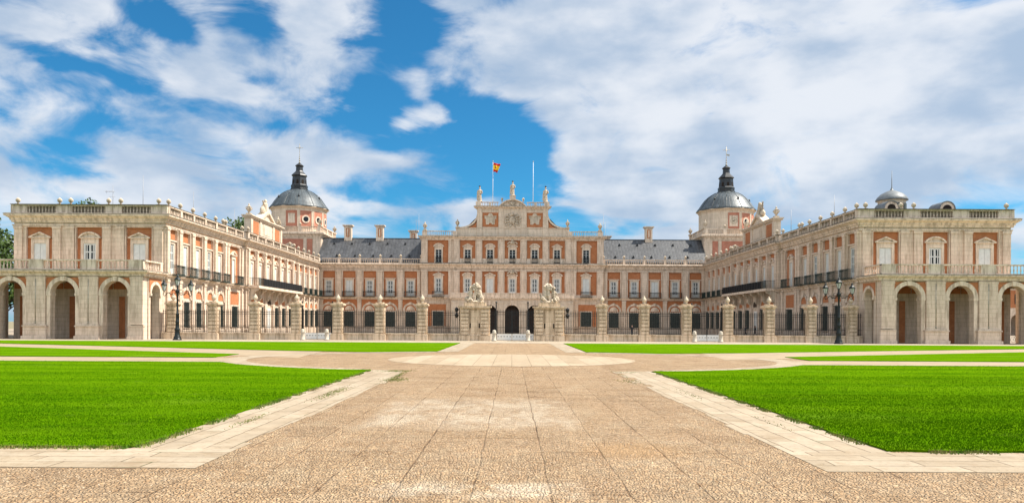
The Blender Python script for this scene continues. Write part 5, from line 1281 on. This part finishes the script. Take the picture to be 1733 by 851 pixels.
def big_pier(s):
    side = 'left' if s < 0 else 'right'
    r = empty('gate_pier', (s*BIGX, FY, 0), f'broad grooved stone pier on the {side} of the main gate, under a sculpture', 'pillar', 'broad stone piers of the main gate')
    b = MB(); 
    for x in (-1.05, 1.05): b.box(x-.58, x+.58, -.92, .92, 0, .58)
    b.box(-.47, .47, -.72, .72, 0, .56); mesh_obj('base', b.mesh('base', 'fence_stone'), r)
    c = MB(); c.box(-.55, .55, -.62, .62, .56, 3.4)
    for x in (-1.05, 1.05):
        c.box(x-.49, x+.49, -.7, .7, .58, 3.4)
        for k in range(7):
            z = .66+k*.385; c.box(x-.42, x+.42, -.83, -.7, z, z+.265); c.box(x-.42, x+.42, .7, .83, z, z+.265)
            xo = x+math.copysign(.49, x); a0, a1 = sorted((xo, xo+math.copysign(.06, x))); c.box(a0, a1, -.6, .6, z, z+.31)
    c.box(-.42, .42, -.66, -.62, .8, 3.2); mesh_obj('shaft', c.mesh('shaft', 'fence_stone'), r)
    d = MB(); d.box(-1.62, 1.62, -.9, .9, 3.4, 3.52); d.box(-1.74, 1.74, -1.0, 1.0, 3.52, 3.68); d.box(-1.15, 1.15, -.75, .75, 3.68, 4.05); mesh_obj('cap', d.mesh('cap', 'fence_stone'), r)
    e = MB()
    for x in (-.47, .47): e.box(x-.06, x+.06, -.69, -.66, 1.35, 1.85)
    mesh_obj('slot', e.mesh('slot', 'dark'), r)
    # sculpture: seated lion with a child figure leaning on it
    k = -s
    pr = [('e', (0, 0, .08), (1.0, .6, .16)), ('c', (.55*k, 0, .25), (.35*k, 0, 1.0), .38, .34), ('c', (.35*k, 0, .9), (.15*k, -.05, 1.45), .33, .30), ('e', (-.02*k, -.12, 1.6), (.30, .30, .30)), ('e', (-.28*k, -.2, 1.52), (.18, .17, .15)), ('e', (.15*k, 0, 1.5), (.42, .38, .42)),
          ('c', (.1*k, -.22, 1.2), (-.05*k, -.3, .2), .16, .12), ('c', (.15*k, .22, 1.2), (.0, .3, .2), .16, .12), ('c', (.7*k, .3, .5), (.35*k, .38, .15), .2, .12), ('c', (.7*k, -.3, .5), (.3*k, -.38, .15), .2, .12),
          ('c', (.8*k, .1, .3), (1.0*k, .1, .9), .08, .06), ('c', (-.55*k, -.2, .3), (-.45*k, -.15, .9), .22, .24), ('c', (-.45*k, -.15, .9), (-.4*k, -.15, 1.2), .22, .17), ('e', (-.5*k, -.2, 1.42), (.15, .16, .18)),
          ('c', (-.3*k, -.2, 1.15), (.05*k, -.35, 1.35), .09, .07), ('c', (-.6*k, -.2, 1.1), (-.85*k, -.3, .75), .09, .07), ('c', (-.5*k, -.3, .4), (-.75*k, -.45, .2), .14, .1), ('c', (-.4*k, -.1, .35), (-.3*k, -.5, .2), .14, .1), ('e', (-.85*k, 0, .35), (.28, .3, .3))]
    rr = random.Random(4+s)
    for j in range(10):
        a_ = rr.uniform(0, 6.28); pr.append(('e', (.12*k+.38*math.cos(a_), rr.uniform(-.35, .1), 1.5+.35*math.sin(a_)), (.12, .12, .14)))
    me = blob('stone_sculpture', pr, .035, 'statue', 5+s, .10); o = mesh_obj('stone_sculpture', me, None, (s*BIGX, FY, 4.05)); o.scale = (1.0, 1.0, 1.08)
    tag(o, f'weathered stone group of lion and child on top of the {side} gate pier', 'sculpture', 'stone groups on the gate piers')
    # bracket with lanterns on the outer side
    lr = empty('wall_lantern', (s*(BIGX+BIGH+.05), FY-.3, 2.4), f'black iron bracket lantern fixed to the outer side of the {side} gate pier', 'lantern', 'bracket lanterns on the gate piers')
    m = MB(); m.tube([(0, 0, .1), (s*.2, 0, .25), (s*.3, 0, .55), (s*.2, 0, .8), (0, 0, .9)], .035, 6); m.tube([(0, 0, -.3), (0, 0, 1.2)], .04, 6); mesh_obj('bracket', m.mesh('bracket', 'iron'), lr)
    for z in (.0, .62):
        m = MB(); m.lathe([(.05, z), (.14, z+.04), (.2, z+.32), (.24, z+.34), (.12, z+.46), (.02, z+.54)], s*.3, 0, 6, 0, False); mesh_obj('lantern_body', m.mesh('lantern_body', 'iron'), lr)
big_pier(-1); big_pier(1)
def gate(x0, x1, lab, big):
    cx = (x0+x1)/2; L = x1-x0
    r = empty('iron_gate', (cx, FY, 0), lab, 'gate', 'iron gates of the courtyard fence')
    H = 3.35 if big else 3.3; ph = 3.95 if big else 3.85
    pw = 2.0 if big else 0
    posts = [-L/2+.1, L/2-.1] if not big else [-1.69, 1.69]
    m = MB()
    for x in posts:
        m.box(x-.06, x+.06, -.06, .06, 0, ph); m.lathe([(.03, ph), (.09, ph+.06), (.09, ph+.14), (.02, ph+.28)], x, 0, 8)
    mesh_obj('post', m.mesh('post', 'iron'), r)
    segs = [(posts[0]+.07, -.02), (.02, posts[1]-.07)]
    if big: segs += [(-L/2, posts[0]-.07), (posts[1]+.07, L/2)]
    for (a, b_) in segs:
        m = MB(); n = max(3, int((b_-a)/.15))
        for k in range(n):
            x = a+(k+.5)*(b_-a)/n; m.box(x-.023, x+.023, -.023, .023, .1, H-.18); m.add([(x-.03, 0, H-.18), (x, -.03, H-.18), (x+.03, 0, H-.18), (x, .03, H-.18), (x, 0, H+.05)], [(0, 1, 4), (1, 2, 4), (2, 3, 4), (3, 0, 4)])
        for z in (.1, .72, 1.42, H-.55, H-.3): m.box(a, b_, -.025, .025, z-.025, z+.025)
        m.box(a, a+.05, -.03, .03, .05, H-.1); m.box(b_-.05, b_, -.03, .03, .05, H-.1)
        lf = mesh_obj('gate_leaf', m.mesh('gate_leaf', 'iron'), r)
        m = MB(); m.box(a+.02, b_-.02, -.065, -.032, .10, .74); m2 = mesh_obj('kick_plate', m.mesh('kick_plate', 'white'), lf)
        m = MB(); n = max(1, int((b_-a)/.30))
        for k in range(n):
            x = a+(k+.5)*(b_-a)/n; m.box(x-.08, x+.08, -.072, -.066, .44, .50)
        mesh_obj('slot', m.mesh('slot', 'iron'), lf)
gate(-BIGX+BIGH, BIGX-BIGH, 'main iron gate with white kick plates between the two sculpture piers', True)
gate(-smallp[3]*sc+.5, -smallp[2]*sc-.5, 'left iron courtyard gate with tall posts and white kick plate', False)
gate(smallp[2]*sc+.5, smallp[3]*sc-.5, 'right iron courtyard gate with tall posts and white kick plate', False)
bol = MB(); bol.lathe([(.26, 0), (.26, .12), (.21, .16), (.20, .78), (.24, .82), (.24, .88), (.17, .92), (.2, 1.0), (.16, 1.12), (.03, 1.17)], 0, 0, 14)
bme = bol.mesh('bollard', plain('pale_stone_bollard', (.46, .40, .32), .8, 0, .25, 5))
for px, lab in ((836.5, 'squat pale stone bollard on the left of the main gate'), (893.5, 'squat pale stone bollard on the right of the main gate'), (553, 'squat pale stone bollard beside the right post of the left courtyard gate'), (512.5, 'squat pale stone bollard beside the left post of the left courtyard gate'), (1175.5, 'squat pale stone bollard beside the left post of the right courtyard gate'), (1220, 'squat pale stone bollard beside the right post of the right courtyard gate')):
    y = 76.6; o = mesh_obj('bollard', bme, None, ((px-866.5)*y/1250, y, .012)); tag(o, lab, 'bollard', 'pale bollards at the gates')

# ================================================================ STREET LAMPS
def street_lamp(x, y, lab, rz):
    r = empty('street_lamp', (x, y, .012), lab, 'street lamp', 'three lantern iron street lamps')
    m = MB(); m.lathe([(.42, 0), (.42, .12), (.34, .16), (.36, .3), (.26, .42), (.22, .9), (.26, 1.0), (.26, 1.1), (.19, 1.2), (.17, 1.7), (.22, 1.8), (.15, 1.9), (.13, 2.5), (.18, 2.56), (.10, 2.66), (.085, 4.4), (.13, 4.5), (.09, 4.6), (.17, 4.75), (.2, 4.9), (.1, 5.05), (.07, 5.2), (.12, 5.3), (.05, 5.36)], 0, 0, 12)
    mesh_obj('pole', m.mesh('pole', 'lamp_iron'), r)
    heads = [((0, 0, 5.36), 1.05)]
    for k in (0, 1):
        a = rz+k*math.pi; dx, dy = math.cos(a), math.sin(a)
        P = lambda t, z: (dx*t, dy*t, z)
        arm = MB(); arm.tube([P(.1, 4.75), P(.3, 4.5), P(.6, 4.55), P(.85, 4.72), P(1.0, 4.6), P(1.1, 4.42), P(1.25, 4.4), P(1.33, 4.55), P(1.25, 4.72)], .04, 6)
        arm.tube([P(.15+.18*(1-math.cos(t)), 4.85+.17*math.sin(t)) for t in [i*.6 for i in range(11)]], .025, 5)
        arm.tube([P(.62+.14*math.cos(t), 4.62+.14*math.sin(t)) for t in [i*.6 for i in range(10)]], .022, 5)
        arm.tube([P(1.25, 4.70), P(1.25, 4.86)], .05, 6)
        mesh_obj('arm', arm.mesh('arm', 'lamp_iron'), r); heads.append(((dx*1.25, dy*1.25, 4.84), .95))
    for (hx, hy, hz), k in heads:
        f = MB(); f.lathe([(.05, 0), (.12*k, .04), (.14*k, .08)], hx, hy, 6, 0, False, hz); f.lathe([(.32*k, .60), (.34*k, .66), (.26*k, .78), (.12*k, .92), (.1*k, .99), (.13*k, 1.02), (.03, 1.18)], hx, hy, 6, 0, False, hz)
        for i in range(6):
            t = i*math.pi/3; f.tube([(hx+.14*k*math.cos(t), hy+.14*k*math.sin(t), hz+.06), (hx+.28*k*math.cos(t), hy+.28*k*math.sin(t), hz+.62)], .015, 4)
        la = mesh_obj('lantern', f.mesh('lantern', 'lamp_iron'), r)
        g = MB(); g.lathe([(.12*k, .09), (.26*k, .60)], hx, hy, 6, 0, False, hz); mesh_obj('glass', g.mesh('glass', 'lamp_glass'), la)
street_lamp(-33.35, 73.6, 'black three lantern iron street lamp in front of the sunlit left wing', R(12))
street_lamp(32.2, 72.8, 'dark green three lantern iron street lamp in front of the shaded right wing', R(-8))

# ================================================================ TREES
def tree(x, y, h, rad, lab, seed, n=5200, base=None, leaf=.28):
    rr = random.Random(seed)
    root = empty('broadleaf_tree', (x, y, -.02), lab, 'tree', 'trees behind the left wing')
    t = MB(); th = h*.38; t.tube([(0, 0, 0), (.1, 0, th*.5), (0, .1, th), (.2, 0, h*.75)], h*.028, 8, h*.008)
    cl = []
    for i in range(26):
        a = rr.uniform(0, 6.28); q = rr.random()**.5; zz = rr.uniform(.38, .95); k = math.sin(min(1, (zz-.3)/.7)*math.pi*.85+.25)
        p = Vector((math.cos(a)*rad*q*k, math.sin(a)*rad*q*k, h*zz)); cl.append((p, rad*rr.uniform(.22, .42)))
        if i < 12: t.tube([(0, 0, th*rr.uniform(.7, 1.2)), tuple(p*.5+Vector((0, 0, th*.5))), tuple(p)], h*.010, 5, h*.002)
    mesh_obj('trunk', t.mesh('trunk', 'bark'), root)
    vs = []; fs = []
    for i in range(n):
        c, r = rr.choice(cl); d = Vector((rr.gauss(0, 1), rr.gauss(0, 1), rr.gauss(0, 1))).normalized()*r*rr.uniform(.55, 1.08)
        p = c+d; p.z = min(p.z, h*1.0)
        a = Vector((rr.gauss(0, 1), rr.gauss(0, 1), rr.gauss(0, 1))).normalized(); b = a.orthogonal().normalized(); s_ = leaf*rr.uniform(.6, 1.3); k = len(vs)
        vs += [tuple(p-a*s_), tuple(p+b*s_*.5), tuple(p+a*s_), tuple(p-b*s_*.5)]; fs.append((k, k+1, k+2, k+3))
    me = bpy.data.meshes.new('crown'); me.from_pydata(vs, [], fs); me.materials.append(M['leaf']); mesh_obj('crown', me, root)
tree(-72.5, 98, 15.8, 5.5, 'dense green tree at the far left edge beside the end pavilion', 1, 7000)
tree(-80, 104, 14.5, 5.5, 'lower green tree behind the one at the far left edge', 5, 5000)
tree(-64, 93, 9.5, 5.0, 'low leafy tree glimpsed through the left gallery arch', 8, 4000)
tree(-75.8, 131, 23.6, 4.5, 'green treetop showing just above the left pavilion balustrade', 2)
tree(-59.5, 162, 25.6, 5.0, 'dark treetop rising beside the left wing attic', 3)

# ================================================================ PEOPLE, BICYCLE, FAR BUILDING
def person(x, y, lab, shirt, trousers, h=1.72, stride=.18, rz=0):
    k = h/1.75
    pr = [('c', (-.09, 0, .95), (-.1, -stride, .5), .095, .065), ('c', (-.1, -stride, .5), (-.1, -stride*.7, .08), .062, .04), ('c', (-.1, -stride*.7, .05), (-.1, -stride*.7-.16, .04), .045, .04),
          ('c', (.09, 0, .95), (.1, stride*.6, .5), .095, .065), ('c', (.1, stride*.6, .5), (.1, stride*1.3, .08), .062, .04), ('c', (.1, stride*1.3, .05), (.1, stride*1.3-.15, .04), .045, .04),
          ('c', (0, 0, .95), (0, 0, 1.15), .15, .135), ('c', (0, 0, 1.15), (0, 0, 1.4), .14, .15), ('c', (-.15, 0, 1.43), (.15, 0, 1.43), .075, .075), ('c', (0, 0, 1.45), (0, -.01, 1.56), .055, .05), ('e', (0, -.02, 1.65), (.078, .095, .115)), ('e', (0, -.115, 1.64), (.015, .02, .02)), ('e', (0, .02, 1.69), (.088, .10, .10)),
          ('c', (-.2, 0, 1.42), (-.25, .04, 1.14), .052, .042), ('c', (-.25, .04, 1.14), (-.22, -.12, .9), .04, .03), ('e', (-.22, -.15, .85), (.03, .035, .06)),
          ('c', (.2, 0, 1.42), (.25, 0, 1.14), .052, .042), ('c', (.25, 0, 1.14), (.24, -.06, .88), .04, .03), ('e', (.24, -.08, .83), (.03, .035, .06))]
    def mf(c):
        if c.z > 1.70 or (c.z > 1.6 and c.y > .03): return 3
        if c.z > 1.5: return 2
        if abs(c.x) > .19 and c.z < 1.05 and c.z > .75: return 2
        if c.z > .95: return 0
        if c.z < .09: return 3
        return 1
    me = blob('person', pr, .028, mats=[plain('shirt', shirt, .8), plain('trousers', trousers, .8), plain('skin', (.42, .24, .17), .6), plain('hair', (.03, .02, .015), .7)], matf=mf)
    o = mesh_obj('person', me, None, (x, y, -.01)); o.scale = (k, k, k); o.rotation_euler = (0, 0, rz); tag(o, lab, 'person')
person(18.9*.98, 142-28, 'person in dark clothes standing in the courtyard behind the railing right of the main gate', (.02, .02, .025), (.02, .02, .03))
person(37.0*.88, 103, 'person in dark jacket walking in the courtyard behind the right railing', (.03, .03, .05), (.02, .02, .02), rz=1.2)
person(35.1*.97, 103.5, 'person in black clothes walking near the right wing behind the railing', (.015, .015, .02), (.03, .03, .04), rz=1.5)
person(58.2, 84.4, 'person in pale pink top beside a bicycle at the far right arch', (.55, .35, .38), (.03, .03, .05), rz=1.0)
person(59.3, 85.4, 'person in dark blue jacket standing by the far right arch', (.03, .04, .10), (.015, .015, .02), rz=2.0)
def bicycle():
    r = empty('bicycle', (57.4, 84.0, -.01), 'dark bicycle standing in the sun behind the far right arch', 'bicycle', None, R(15))
    for x in (-.52, .52):
        m = MB(); m.tube([(x+.33*math.cos(t), 0, .35+.33*math.sin(t)) for t in [i*math.pi/10 for i in range(21)]], .02, 5)
        w = mesh_obj('wheel', m.mesh('wheel', 'iron'), r)
        m = MB()
        for i in range(8): t = i*math.pi/8; m.tube([(x+.31*math.cos(t), 0, .35+.31*math.sin(t)), (x-.31*math.cos(t), 0, .35-.31*math.sin(t))], .004, 3)
        mesh_obj('spokes', m.mesh('spokes', 'mast'), w)
    m = MB()
    for a, b in (((-.52, .35), (-.15, .82)), ((-.52, .35), (-.05, .33)), ((-.05, .33), (-.18, .92)), ((-.05, .33), (.38, .78)), ((-.15, .80), (.36, .84)), ((.52, .35), (.36, .98))): m.tube([(a[0], 0, a[1]), (b[0], 0, b[1])], .018, 6)
    mesh_obj('frame', m.mesh('frame', 'green_iron'), r)
    m = MB(); m.tube([(.32, -.25, 1.0), (.38, 0, .98), (.32, .25, 1.0)], .015, 5); mesh_obj('handlebar', m.mesh('handlebar', 'iron'), r)
    m = MB(); m.prof(-.32, -.06, [(-.05, .92), (.05, .92), (.07, .97), (-.07, .97)]); mesh_obj('saddle', m.mesh('saddle', 'iron'), r)
bicycle()
def far_building():
    r = empty('arcaded_building', (112, 150, 0), 'distant two storey arcaded brick and stone building seen through the far right arch', 'building')
    F = lambda u, v, w: (u, 150-v, w)
    m = MB(F); cs = [90+4.2*i for i in range(11)]
    for c in cs: m.poly([(c-2.1, 0), (c-1.3, 0)]+arc(c, 3.0, 1.3, 180, 0, 10)+[(c+1.3, 0), (c+2.1, 0), (c+2.1, 5.2), (c-2.1, 5.2)], -.6, 0)
    m.box(87.9, 134.1, -6, -5.6, 0, 5.2); m.box(87.9, 134.1, -6, 0, 5.2, 5.6); m.box(87.9, 134.1, -6, 0, 9.2, 9.6)
    m.build('arcade', 'stone', r, r)
    b = MB(F); b.box(88, 134, -5.8, -.1, 5.6, 9.2); b.build('upper_wall', 'brick', r, r)
    for c in cs:
        o = MB(F); o.box(c-.5, c+.5, -.1, -.05, 6.4, 8.4); o.build('window', 'glassy', r, r)
    t = MB(F); t.add([(87.5, .4, 9.6), (134.5, .4, 9.6), (134.5, -6.4, 9.6), (87.5, -6.4, 9.6), (88, -3, 11.5), (134, -3, 11.5)], [(0, 1, 5, 4), (2, 3, 4, 5), (0, 4, 3), (1, 2, 5)]); t.build('roof', 'slate', r, r)
far_building()
